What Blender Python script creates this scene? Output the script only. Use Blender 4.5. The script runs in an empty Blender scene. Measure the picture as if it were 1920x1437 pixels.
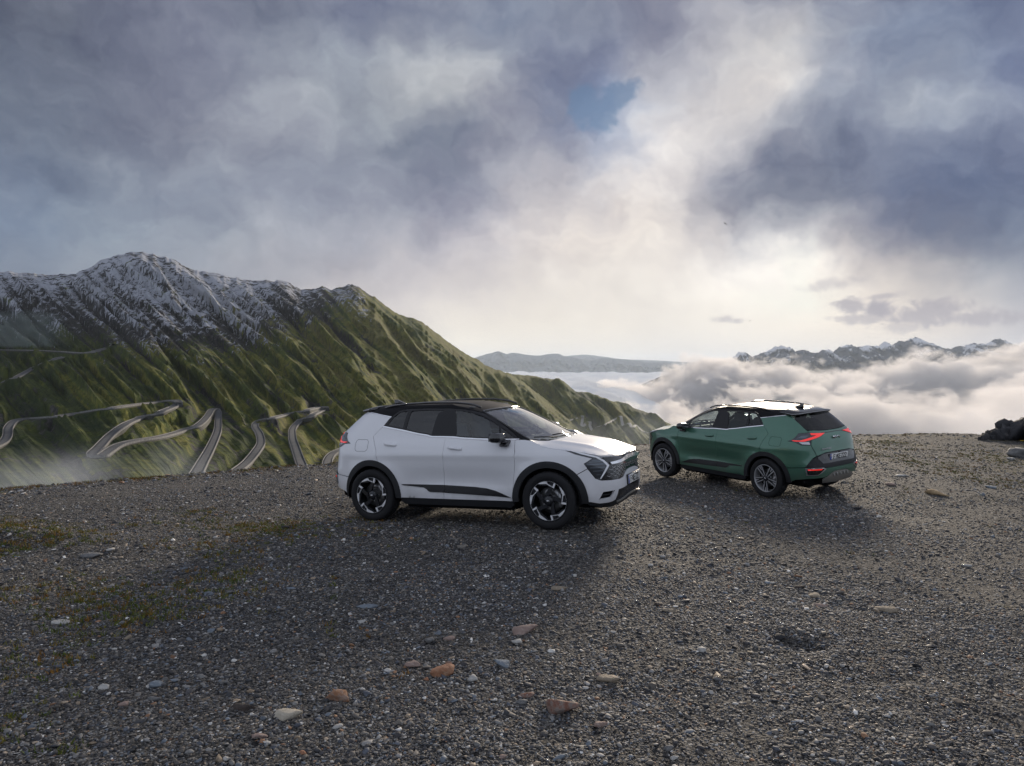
import bpy, bmesh, math, random
import numpy as np
from mathutils import Vector, Matrix, Euler
from mathutils.geometry import delaunay_2d_cdt

rng = np.random.default_rng(7)
random.seed(7)
SC = bpy.context.scene
COL = SC.collection
F_PX, CX, HY = 1400.0, 960.0, 690.0           # focal length in px of the 1920 px wide photo, column of the axis, row of the horizon
CAM_Z = 2.093

# ------------------------------------------------------------------ camera
cam_d = bpy.data.cameras.new('camera')
cam = bpy.data.objects.new('camera', cam_d)
COL.objects.link(cam)
cam.location = (0, 0, CAM_Z)
cam.rotation_euler = (math.radians(90), 0, 0)
cam_d.sensor_width = 36
cam_d.lens = F_PX / 1920 * 36
cam_d.shift_y = -(718.5 - HY) / 1920
cam_d.clip_start = 0.1
cam_d.clip_end = 120000
SC.camera = cam

# ------------------------------------------------------------------ node helpers
def nn(nt, kind, **kw):
    n = nt.nodes.new(kind)
    ins = kw.pop('ins', None)
    for k, v in kw.items():
        setattr(n, k, v)
    if ins:
        for k, v in ins.items():
            s = n.inputs[k]
            if isinstance(v, bpy.types.NodeSocket):
                nt.links.new(v, s)
            else:
                s.default_value = v
    return n
def mth(nt, op, a, b=None, c=None, clamp=False):
    n = nt.nodes.new('ShaderNodeMath'); n.operation = op; n.use_clamp = clamp
    for i, v in enumerate((a, b, c)):
        if v is None: continue
        if isinstance(v, bpy.types.NodeSocket): nt.links.new(v, n.inputs[i])
        else: n.inputs[i].default_value = v
    return n.outputs[0]
def vmth(nt, op, a, b=None, c=None):
    n = nt.nodes.new('ShaderNodeVectorMath'); n.operation = op
    for i, v in enumerate((a, b, c)):
        if v is None: continue
        if isinstance(v, bpy.types.NodeSocket): nt.links.new(v, n.inputs[i])
        else: n.inputs[i].default_value = v
    return n.outputs[0]
def mixc(nt, fac, a, b, mode='MIX'):
    n = nt.nodes.new('ShaderNodeMix'); n.data_type = 'RGBA'; n.blend_type = mode
    for s, v in ((n.inputs[0], fac), (n.inputs[6], a), (n.inputs[7], b)):
        if isinstance(v, bpy.types.NodeSocket): nt.links.new(v, s)
        else: s.default_value = (*v, 1) if isinstance(v, tuple) and len(v) == 3 else v
    return n.outputs[2]
def noise(nt, vec, scale, detail=4, rough=.55, dist=0, out='Fac', kind='FBM'):
    n = nt.nodes.new('ShaderNodeTexNoise'); n.noise_type = kind
    n.inputs['Scale'].default_value = scale; n.inputs['Detail'].default_value = detail
    n.inputs['Roughness'].default_value = rough; n.inputs['Distortion'].default_value = dist
    if vec is not None: nt.links.new(vec, n.inputs['Vector'])
    return n.outputs[out]
def ramp(nt, fac, stops, interp='LINEAR'):
    n = nt.nodes.new('ShaderNodeValToRGB'); cr = n.color_ramp; cr.interpolation = interp
    while len(cr.elements) < len(stops): cr.elements.new(0.5)
    for e, (p, c) in zip(cr.elements, stops):
        e.position = p; e.color = (*c, 1) if len(c) == 3 else c
    nt.links.new(fac, n.inputs[0])
    return n.outputs[0]
def maprange(nt, v, a, b, c=0.0, d=1.0, smooth=False):
    n = nt.nodes.new('ShaderNodeMapRange'); n.interpolation_type = 'SMOOTHSTEP' if smooth else 'LINEAR'
    nt.links.new(v, n.inputs[0])
    for i, x in zip((1, 2, 3, 4), (a, b, c, d)): n.inputs[i].default_value = x
    return n.outputs[0]

# ------------------------------------------------------------------ world: sky with broken cloud
def px_dir(u, v):
    """pixel of the photo -> (azimuth, elevation) in radians"""
    tx, tz = (u - CX) / F_PX, (HY - v) / F_PX
    return math.atan(tx), math.atan2(tz, math.hypot(1, tx))
SUN_AZ, SUN_EL = math.radians(17.5), math.radians(13.0)
world = bpy.data.worlds.new('World'); SC.world = world; world.use_nodes = True
wt = world.node_tree; wt.nodes.clear()
wout = nn(wt, 'ShaderNodeOutputWorld')
sky = nn(wt, 'ShaderNodeTexSky', sky_type='NISHITA', sun_disc=False, sun_elevation=SUN_EL, sun_rotation=SUN_AZ, altitude=2500.0)
D = nn(wt, 'ShaderNodeTexCoord').outputs['Generated']
sep = nn(wt, 'ShaderNodeSeparateXYZ', ins={0: D})
az = mth(wt, 'ARCTAN2', sep.outputs[0], sep.outputs[1])
el = mth(wt, 'ARCSINE', sep.outputs[2])
P0 = nn(wt, 'ShaderNodeCombineXYZ', ins={0: az, 1: el}).outputs[0]
# cloud samples: (column, row, r, g, b) in display values - the broad light and dark masses of the overcast
SKY_S = [(-250,-150,80,85,105),(0,0,86,91,108),(250,0,100,104,124),(480,0,112,118,136),(700,0,118,124,146),(900,0,120,128,150),(1090,20,132,138,156),(1280,10,138,140,158),(1480,10,138,142,160),(1700,20,126,136,160),(1920,10,118,126,152),(2150,-50,115,124,150),(-250,160,92,99,118),(0,140,98,106,124),(200,110,112,117,135),(380,60,128,132,150),(420,160,124,128,146),(560,150,168,173,182),(650,120,150,157,170),(680,180,148,154,166),(850,170,206,207,207),(880,90,174,178,186),(940,40,124,134,156),(1090,85,94,102,134),(1050,140,138,142,160),(1200,110,160,162,176),(1330,110,180,180,188),(1460,105,220,216,212),(1580,90,152,158,174),(1740,80,124,136,160),(1900,100,112,122,152),(0,280,108,117,136),(200,260,116,122,140),(400,260,126,130,146),(570,250,146,150,164),(700,240,150,156,168),(810,250,108,116,136),(930,230,146,148,162),(990,200,128,132,152),(1130,215,128,148,184),(1060,290,168,168,180),(1230,240,236,231,230),(1330,200,222,218,216),(1440,195,232,227,224),(1560,180,142,148,168),(1700,210,166,172,184),(1800,215,160,167,182),(1920,200,132,140,162),(0,400,114,128,152),(200,400,128,140,158),(400,400,144,152,168),(560,380,146,152,168),(720,360,140,144,160),(880,370,146,148,166),(1020,360,192,188,192),(1190,330,232,226,224),(1280,300,222,217,216),(1370,290,170,170,182),(1500,270,108,116,138),(1650,270,132,138,158),(1800,300,90,100,130),(1930,330,90,100,130),(2150,300,104,114,144),(0,500,120,130,148),(200,470,138,146,160),(400,480,150,154,166),(560,500,172,172,180),(720,470,160,160,172),(880,460,196,192,198),(1020,440,218,210,208),(1180,420,232,223,216),(1300,430,206,200,200),(1420,390,134,137,152),(1540,380,116,120,138),(1680,400,120,128,152),(1800,390,78,90,122),(1920,410,96,106,132),(640,560,206,198,196),(800,560,214,207,206),(950,540,228,220,214),(1100,520,238,230,222),(1260,500,246,238,230),(1400,490,253,247,242),(1530,490,253,246,238),(1620,470,186,180,182),(1720,470,138,138,150),(1850,480,122,128,146),(1930,520,150,154,166),(860,640,246,237,222),(1000,610,242,233,220),(1150,610,246,237,224),(1300,600,252,244,232),(1450,590,252,243,230),(1600,545,250,240,228),(1700,590,234,222,210),(1800,570,222,212,204),(1900,580,192,190,194),(2050,560,160,160,172),(900,720,252,243,228),(1150,720,250,242,230),(1400,700,246,236,224),(1650,680,236,226,214),(1900,690,196,192,194),(-200,600,125,132,148),(2200,700,170,168,176)]
BASE = np.array([150, 153, 166.0]) / 255
sp = np.array([px_dir(s[0], s[1]) for s in SKY_S]); sc_ = np.array([s[2:] for s in SKY_S]) / 255.0
sc_ = sc_ + np.clip((.72 - sc_.mean(1, keepdims=True)) / .25, 0, 1) * np.array([-.018, -.012, -.010])
RX, RY = 0.30, 0.185
dd = np.sqrt(((sp[:, None, 0] - sp[None, :, 0]) / RX) ** 2 + ((sp[:, None, 1] - sp[None, :, 1]) / RY) ** 2)
KM = np.clip(1 - dd, 0, None) ** 2
WT = np.linalg.solve(KM.T @ KM + 0.007 * np.eye(len(sp)), KM.T @ (sc_ - BASE))
# warp the coordinates so that the masses break up like vapour
w1 = noise(wt, P0, 7.0, 3, .55, 0, 'Color')
w2 = noise(wt, P0, 20.0, 6, .58, 0, 'Color')
warp = vmth(wt, 'MULTIPLY', vmth(wt, 'SUBTRACT', w1, (.5, .5, .5)), (.17, .12, 0))
warp2 = vmth(wt, 'MULTIPLY', vmth(wt, 'SUBTRACT', w2, (.5, .5, .5)), (.085, .058, 0))
calm = maprange(wt, el, math.radians(2), math.radians(9), .2, 1.0)
wsum = vmth(wt, 'SCALE', vmth(wt, 'ADD', warp, warp2)); wt.links.new(calm, wsum.node.inputs['Scale'])
P1 = vmth(wt, 'ADD', P0, wsum)
# the broad masses as rows of colours over azimuth, blended over elevation
AZ0, AZ1, NA = -.80, .80, 32
EL_ROWS = [-.06, -.02, .01, .035, .06, .09, .125, .165, .205, .25, .295, .34, .39, .45, .52]
def mass(a, e):
    d = np.sqrt(((a - sp[:, 0]) / RX) ** 2 + ((e - sp[:, 1]) / RY) ** 2)
    return np.clip(BASE + np.clip(1 - d, 0, None) ** 2 @ WT, .05, 1)
sx1 = nn(wt, 'ShaderNodeSeparateXYZ', ins={0: P1})
azn = maprange(wt, sx1.outputs[0], AZ0, AZ1)
acc = None
for i, e in enumerate(EL_ROWS):
    st = [(k / (NA - 1), tuple(float(x) for x in mass(AZ0 + (AZ1 - AZ0) * k / (NA - 1), e))) for k in range(NA)]
    rc = ramp(wt, azn, st, 'CARDINAL')
    acc = rc if acc is None else mixc(wt, maprange(wt, sx1.outputs[1], EL_ROWS[i - 1], e, 0, 1, False), acc, rc)
# out of the frame the overcast goes on: front-lit and paler opposite the sun, a little darker overhead
far = mth(wt, 'MULTIPLY', maprange(wt, mth(wt, 'ABSOLUTE', az), .75, 1.5, 0, 1, True), maprange(wt, el, .15, 1.2, 1, .55))
base_o = nn(wt, 'ShaderNodeCombineXYZ', ins={0: .765, 1: .80, 2: .865}).outputs[0]
accm = nn(wt, 'ShaderNodeMix', data_type='VECTOR', ins={0: far, 4: acc, 5: base_o}).outputs[1]
# billow detail
streak = nn(wt, 'ShaderNodeMapping', ins={0: P1, 2: (0, 0, math.radians(24)), 3: (1.0, 1.9, 1)}).outputs[0]
b1 = noise(wt, streak, 8.0, 6, .54, .15)
b2 = noise(wt, P1, 26.0, 6, .56, 0)
bb = mth(wt, 'ADD', mth(wt, 'MULTIPLY', mth(wt, 'SUBTRACT', b1, .5), .30), mth(wt, 'MULTIPLY', mth(wt, 'SUBTRACT', b2, .5), .14))
calm2 = maprange(wt, el, math.radians(1.5), math.radians(10), .12, 1.0)
bb = mth(wt, 'MULTIPLY', bb, calm2)
accd = vmth(wt, 'ADD', accm, nn(wt, 'ShaderNodeCombineXYZ', ins={0: bb, 1: bb, 2: mth(wt, 'MULTIPLY', bb, .85)}).outputs[0])
accd = vmth(wt, 'MAXIMUM', accd, (.12, .13, .16))
# the small dark scud clouds low on the right
def scud(c, r, sx, sy, rot, amp, frag):
    a0, e0 = px_dir(c, r)
    ns = noise(wt, P0, 60.0, 5, .6, .4)
    mp = nn(wt, 'ShaderNodeMapping', vector_type='TEXTURE', ins={0: P0, 1: (a0, e0, 0), 2: (0, 0, rot), 3: (sx / F_PX, sy / F_PX, 1)})
    g = nn(wt, 'ShaderNodeTexGradient', gradient_type='SPHERICAL', ins={0: mp.outputs[0]})
    m = mth(wt, 'ADD', g.outputs['Fac'], mth(wt, 'MULTIPLY', mth(wt, 'SUBTRACT', ns, .5), frag))
    m = mth(wt, 'MULTIPLY', maprange(wt, m, .12, .80, 0, 1, True), maprange(wt, g.outputs['Fac'], 0, .2))
    return mth(wt, 'MULTIPLY', m, amp)
scm = None
for a in [(1600,574,55,22,0,.75,1.5),(1645,580,48,26,-.1,.9,1.3),(1615,598,70,16,0,.6,1.5),(1740,590,95,34,.1,.75,1.7),(1700,612,75,18,0,.45,1.8),(1845,596,90,22,0,.7,1.6),(1365,600,40,11,0,.45,1.4),(1560,533,70,16,.1,.35,1.8),(1655,556,45,9,.1,.55,1.5)]:
    s_ = scud(*a); scm = s_ if scm is None else mth(wt, 'MAXIMUM', scm, s_)
accd = nn(wt, 'ShaderNodeMix', data_type='VECTOR', ins={0: scm, 4: accd, 5: (.63, .61, .645)}).outputs[1]
# display value -> light
lin = vmth(wt, 'POWER', accd, (2.2, 2.2, 2.2))
# the blue gap: sky seen through the cloud
gsum = None
for c_, r_, sx_, sy_, rot_ in ((1105, 204, 62, 46, .25), (1152, 188, 78, 34, .55), (1128, 226, 40, 34, -.2), (1090, 178, 40, 28, 0)):
    a0, e0 = px_dir(c_, r_)
    mp = nn(wt, 'ShaderNodeMapping', vector_type='TEXTURE', ins={0: P0, 1: (a0, e0, 0), 2: (0, 0, rot_), 3: (sx_ / F_PX, sy_ / F_PX, 1)})
    g = nn(wt, 'ShaderNodeTexGradient', gradient_type='SPHERICAL', ins={0: mp.outputs[0]}).outputs['Fac']
    gsum = g if gsum is None else mth(wt, 'MAXIMUM', gsum, g)
hole = mth(wt, 'ADD', gsum, mth(wt, 'MULTIPLY', mth(wt, 'SUBTRACT', noise(wt, P0, 30.0, 7, .66, .2), .5), 1.7))
hole = mth(wt, 'MULTIPLY', mth(wt, 'MULTIPLY', maprange(wt, hole, .18, .62, 0, 1, True), maprange(wt, gsum, .0, .18)), .78)
blue = vmth(wt, 'MULTIPLY', sky.outputs[0], (.040, .050, .060))
skyc = nn(wt, 'ShaderNodeMix', data_type='VECTOR', ins={0: hole, 4: lin, 5: blue}).outputs[1]
bg = nn(wt, 'ShaderNodeBackground', ins={0: skyc, 1: 1.0})
wt.links.new(bg.outputs[0], wout.inputs[0])
world.cycles.sampling_method = 'MANUAL'; world.cycles.sample_map_resolution = 512

# ------------------------------------------------------------------ sun behind the cloud
sun_d = bpy.data.lights.new('sun', 'SUN'); sun = bpy.data.objects.new('sun', sun_d); COL.objects.link(sun)
sun_d.energy = 4.3; sun_d.angle = math.radians(10); sun_d.color = (1, .86, .69)
sd = Vector((math.sin(SUN_AZ) * math.cos(SUN_EL), math.cos(SUN_AZ) * math.cos(SUN_EL), math.sin(SUN_EL)))
sun.rotation_euler = sd.to_track_quat('Z', 'Y').to_euler()

# ------------------------------------------------------------------ exposure and render settings
SC.view_settings.view_transform = 'Standard'; SC.view_settings.look = 'None'
SC.view_settings.exposure = 0; SC.view_settings.gamma = 1; SC.view_settings.use_curve_mapping = False
SC.render.engine = 'CYCLES'
cy = SC.cycles
cy.use_denoising = True; cy.denoiser = 'OPENIMAGEDENOISE'
cy.max_bounces = 8; cy.diffuse_bounces = 3; cy.glossy_bounces = 4; cy.transmission_bounces = 6; cy.transparent_max_bounces = 16
cy.volume_bounces = 3; cy.caustics_reflective = False; cy.caustics_refractive = False
cy.use_adaptive_sampling = True; cy.adaptive_threshold = 0.02
cy.volume_step_rate = 1.0; cy.volume_max_steps = 40

# ------------------------------------------------------------------ object helpers
def tag(o, label=None, cat=None, group=None, kind=None):
    if label: o['label'] = label
    if cat: o['category'] = cat
    if group: o['group'] = group
    if kind: o['kind'] = kind
    return o
def link(name, me, mats=None, parent=None):
    o = bpy.data.objects.new(name, me); COL.objects.link(o)
    if mats is not None and me is not None:
        for m in (mats if isinstance(mats, (list, tuple)) else [mats]): me.materials.append(m)
    if parent is not None: o.parent = parent
    return o
def np_mesh(name, V, Fc, smooth=True):
    """V (n,3), Fc (m,k) with one face size"""
    me = bpy.data.meshes.new(name)
    V = np.asarray(V, dtype=np.float32); Fc = np.asarray(Fc, dtype=np.int32)
    me.vertices.add(len(V)); me.vertices.foreach_set('co', V.ravel())
    k = Fc.shape[1]
    me.loops.add(Fc.size); me.loops.foreach_set('vertex_index', Fc.ravel())
    me.polygons.add(len(Fc)); me.polygons.foreach_set('loop_start', np.arange(0, Fc.size, k, dtype=np.int32))
    me.update(calc_edges=True)
    if smooth: me.polygons.foreach_set('use_smooth', np.ones(len(Fc), dtype=bool))
    me.validate()
    return me
def grid_faces(nu, nv, wrap=False):
    i = np.arange(nu if wrap else nu - 1)[:, None]; j = np.arange(nv - 1)[None, :]
    a = i * nv + j; b = ((i + 1) % nu) * nv + j
    return np.stack([a, b, b + 1, a + 1], -1).reshape(-1, 4)
def fattr(me, name, arr):
    at = me.attributes.new(name, 'FLOAT', 'POINT'); at.data.foreach_set('value', np.asarray(arr, dtype=np.float32).ravel())
def new_mat(name):
    m = bpy.data.materials.new(name); m.use_nodes = True
    return m, m.node_tree, m.node_tree.nodes['Principled BSDF']

# numpy gradient noise
_perm = rng.permutation(512); _ang = rng.random(512) * 2 * np.pi
_gx, _gy = np.cos(_ang), np.sin(_ang)
def pn(x, y):
    xi = np.floor(x).astype(int); yi = np.floor(y).astype(int); xf = x - xi; yf = y - yi
    u = xf * xf * xf * (xf * (xf * 6 - 15) + 10); v = yf * yf * yf * (yf * (yf * 6 - 15) + 10)
    def gr(ix, iy, dx, dy):
        h = _perm[(_perm[ix & 511] + iy) & 511]
        return _gx[h] * dx + _gy[h] * dy
    a = gr(xi, yi, xf, yf); b = gr(xi + 1, yi, xf - 1, yf); c = gr(xi, yi + 1, xf, yf - 1); d = gr(xi + 1, yi + 1, xf - 1, yf - 1)
    return (a + u * (b - a) + v * ((c + u * (d - c)) - (a + u * (b - a)))) * 1.5
def fbm(x, y, o=5, g=.5, l=2.03):
    s = 0; a = 1; t = 0
    for k in range(o):
        s = s + a * pn(x + 17.3 * k, y - 9.1 * k); t += a; a *= g; x = x * l; y = y * l
    return s / t
def ridged(x, y, o=5, g=.5, l=2.05):
    s = 0; a = 1; t = 0
    for k in range(o):
        s = s + a * (1 - np.abs(pn(x + 31.7 * k, y + 3.9 * k)) * 1.6); t += a; a *= g; x = x * l; y = y * l
    return s / t
def sstep(x, a, b):
    t = np.clip((x - a) / (b - a), 0, 1); return t * t * (3 - 2 * t)
# ================================================================== ground: the gravel lay-by
CARS = {'white': dict(loc=(-0.361, 10.788, 0.0), rot=(0.005, -0.0447, -0.4331)),
        'green': dict(loc=(4.767, 15.455, -0.236), rot=(-0.0544, -0.0194, 2.1294))}
ctl = []
for c in CARS.values():
    M = Matrix.Translation(c['loc']) @ Euler(c['rot'], 'XYZ').to_matrix().to_4x4()
    for sx in (-1.34, 1.34):
        for sy in (-.80, .80):
            p = M @ Vector((sx, sy, -0.012)); ctl.append((p.x, p.y, p.z))
CREST = [(-500,985,9.5),(-150,935,11.5),(0,919,12.5),(150,906,13.5),(300,894,14.8),(450,882,16),(620,869,17.5),(800,857,19.5),(1000,844,22),(1210,833,24),(1400,823,26),(1600,816,27),(1750,813,27),(1850,815,27),(1920,818,27),(2150,815,28),(2500,812,28)]
cr_az, cr_r = [], []
for u, v, Y in CREST:
    X = (u - CX) / F_PX * Y; z = CAM_Z + (HY - v) / F_PX * Y
    ctl.append((X, Y, z)); cr_az.append(math.atan2(X, Y)); cr_r.append(math.hypot(X, Y))
ctl += [(0, 3.6, -.02), (-3, 4.2, .02), (3, 4.2, -.03), (-6, 6, .12), (6, 6, -.08), (0, 6.5, 0), (8, 10, -.2), (-7, 9.2, .13), (-5.2, 8.6, .08), (0, -6, .05), (-8, -4, .1), (8, -4, -.1), (0, -20, .1), (-20, -10, .2), (20, -10, -.3), (-14, 5, .2), (14, 5, -.3), (11, 17, -.30), (13, 22, -.38), (-9.5, 11.2, -.02)]
ctl = np.array(ctl)
def tps_fit(P, lam=.02):
    n = len(P); d = np.hypot(P[:, None, 0] - P[None, :, 0], P[:, None, 1] - P[None, :, 1])
    K = np.where(d > 0, d * d * np.log(d + 1e-12), 0) + lam * np.eye(n)
    Q = np.c_[np.ones(n), P[:, :2]]
    A = np.block([[K, Q], [Q.T, np.zeros((3, 3))]])
    return np.linalg.solve(A, np.r_[P[:, 2], 0, 0, 0])
TPS = tps_fit(ctl)
def crest_r(a):
    return np.interp(a, cr_az + [1.2, 1.8, math.pi], cr_r + [32, 32, 32], left=12) * 1.0
def ground_z(x, y, rough=True):
    x = np.asarray(x, float); y = np.asarray(y, float); sh = x.shape; x = x.ravel(); y = y.ravel()
    r = np.hypot(x, y); a = np.arctan2(x, y)
    ac = np.where(a < -.95, np.interp(a, [-math.pi, -1.5, -.95], [32, 22, cr_r[0]]), crest_r(a))
    rq = np.minimum(r, ac); k = np.where(r > 0, rq / np.maximum(r, 1e-9), 1)
    xx, yy = x * k, y * k
    z = np.zeros_like(x)
    for s in range(0, len(x), 20000):
        sl = slice(s, s + 20000)
        d = np.hypot(xx[sl, None] - ctl[None, :, 0], yy[sl, None] - ctl[None, :, 1])
        z[sl] = np.where(d > 0, d * d * np.log(d + 1e-12), 0) @ TPS[:len(ctl)] + TPS[-3] + TPS[-2] * xx[sl] + TPS[-1] * yy[sl]
    t = np.maximum(0, r - ac)
    z -= .17 * t + .28 * np.minimum(t, 3) ** 1.6 * .5 + np.maximum(t - 3, 0) * .7
    if rough:
        z += .030 * fbm(x * .9, y * .9, 4) + .010 * fbm(x * 4, y * 4, 3)
        # an old low berm along the left and a small washed-out hollow on the right
        bd = (y - 8.75) + .18 * (x + 6)
        z += .10 * np.exp(-(bd / .45) ** 2) * sstep(-x, 3.6, 5.6)
        z -= .075 * np.exp(-(((x - 2.22) / .20) ** 2 + ((y - 5.72) / .16) ** 2)) * (1 + .7 * fbm(x * 9, y * 9, 2))
    return z.reshape(sh)
def at_ground(u, v):
    """where the view ray through a photo pixel meets the gravel"""
    d = np.array([(u - CX) / F_PX, 1, (HY - v) / F_PX]); t = 2.0
    lo, hi = 2.5, 60
    ts = np.linspace(lo, hi, 1200); zz = ground_z(d[0] * ts, ts) - (CAM_Z + d[2] * ts)
    i = int(np.argmax(zz > 0)); t = ts[i]
    return float(d[0] * t), float(t), float(ground_z(np.array([d[0] * t]), np.array([t]))[0])

azs = np.r_[np.arange(-math.pi, -.80, .06), np.arange(-.80, .80, .0028), np.arange(.80, math.pi - 1e-3, .06)]
rs = np.r_[.02, 1.0, 2.0, np.geomspace(2.6, 34, 420), np.geomspace(34.6, 110, 26)]
A_, R_ = np.meshgrid(azs, rs, indexing='ij')
gx, gy = np.sin(A_) * R_, np.cos(A_) * R_
gz = ground_z(gx, gy)
me = np_mesh('ground', np.stack([gx, gy, gz], -1).reshape(-1, 3), grid_faces(len(azs), len(rs), True)[:, ::-1])
mossm = sstep(fbm(gx * .5 + 3, gy * .5, 4) * 1.2 + sstep(-gx, 2.2, 5.5) * .55 * sstep(gy, 3, 5) * (1 - sstep(gy, 9.5, 12)) + .5 * sstep(gx, 7, 12) * sstep(gy, 9, 16), .33, .85)
crest_m = sstep(np.hypot(gx, gy) / np.maximum(crest_r(A_), .1), .93, .99)
fattr(me, 'moss', np.maximum(mossm, crest_m * (.35 + .6 * sstep(-gx, 2, 8))))
gm, nt, bs = new_mat('gravel_ground')
tc = nn(nt, 'ShaderNodeTexCoord').outputs['Object']
n1 = noise(nt, tc, .35, 5, .6); n2 = noise(nt, tc, 6.0, 5, .65); n3 = noise(nt, tc, 70.0, 4, .7)
vor = nn(nt, 'ShaderNodeTexVoronoi', ins={0: tc, 'Scale': 34.0, 'Randomness': 1.0}); vor.feature = 'F1'
vor2 = nn(nt, 'ShaderNodeTexVoronoi', ins={0: tc, 'Scale': 85.0})
cellv = nn(nt, 'ShaderNodeSeparateColor', ins={0: vor.outputs['Color']})
cellw = nn(nt, 'ShaderNodeSeparateColor', ins={0: vor2.outputs['Color']})
base = ramp(nt, n1, [(.28, (.038, .035, .033)), (.5, (.056, .049, .042)), (.72, (.078, .067, .054))])
base = mixc(nt, mth(nt, 'MULTIPLY', n2, .6), base, (.030, .028, .027))
stone = ramp(nt, cellv.outputs[0], [(0, (.010, .011, .013)), (.30, (.030, .030, .032)), (.55, (.085, .079, .072)), (.78, (.15, .142, .132)), (.93, (.27, .25, .225)), (1, (.45, .43, .40))])
stone2 = ramp(nt, cellw.outputs[0], [(0, (.010, .010, .012)), (.45, (.045, .043, .041)), (.8, (.15, .14, .13)), (1, (.36, .34, .31))])
c = mixc(nt, maprange(nt, cellv.outputs[1], .18, .30), base, stone)
c = mixc(nt, mth(nt, 'MULTIPLY', maprange(nt, cellw.outputs[1], .35, .5), .75), c, stone2)
moss = nn(nt, 'ShaderNodeAttribute', attribute_name='moss').outputs['Fac']
mc = ramp(nt, noise(nt, tc, 9.0, 4, .6), [(.3, (.055, .062, .016)), (.5, (.085, .075, .018)), (.7, (.13, .065, .018))])
c = mixc(nt, mth(nt, 'MULTIPLY', maprange(nt, mth(nt, 'ADD', moss, mth(nt, 'MULTIPLY', mth(nt, 'SUBTRACT', n3, .5), 1.6)), .45, .8, 0, .8), maprange(nt, n2, .42, .58)), c, mc)
nt.links.new(c, bs.inputs['Base Color']); bs.inputs['Roughness'].default_value = .85; bs.inputs['Specular IOR Level'].default_value = .25
hgt = mth(nt, 'ADD', mth(nt, 'MULTIPLY', vor.outputs['Distance'], -1.0), mth(nt, 'ADD', mth(nt, 'MULTIPLY', n3, .5), mth(nt, 'MULTIPLY', vor2.outputs['Distance'], -.4)))
bmp = nn(nt, 'ShaderNodeBump', ins={'Strength': 1.0, 'Distance': .030, 'Height': hgt})
nt.links.new(bmp.outputs[0], bs.inputs['Normal'])
tag(link('gravel_ground', me, gm), 'dark grey gravel lay-by on the mountain edge under both cars', 'ground', kind='structure')

# ================================================================== the near mountain on the left, in polar rows about the pass
def prof(pts, u):
    p = np.array(pts, float); return np.interp(u, p[:, 0], p[:, 1])
RIDGE = [(-400,560),(-200,540),(-60,514),(0,510),(60,512),(110,515),(140,514),(165,502),(185,489),(205,483),(230,476),(262,474),(290,477),(312,484),(340,496),(365,505),(400,513),(440,522),(475,526),(510,526),(540,528),(560,538),(585,541),(605,538),(622,543),(640,537),(660,534),(675,540),(690,551),(715,565),(735,583),(765,596),(790,602),(815,620),(840,640),(870,660),(900,680),(925,692),(950,701),(985,722),(1020,745),(1060,775),(1100,805),(1150,845),(1250,920)]
RIDGE2 = [(700,640),(800,660),(880,690),(930,700),(960,702),(1000,706),(1035,712),(1048,709),(1058,714),(1080,735),(1103,736),(1125,744),(1150,753),(1160,752),(1172,754),(1190,766),(1210,773),(1228,780),(1240,788),(1260,796),(1290,810),(1330,830),(1400,860)]
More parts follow.
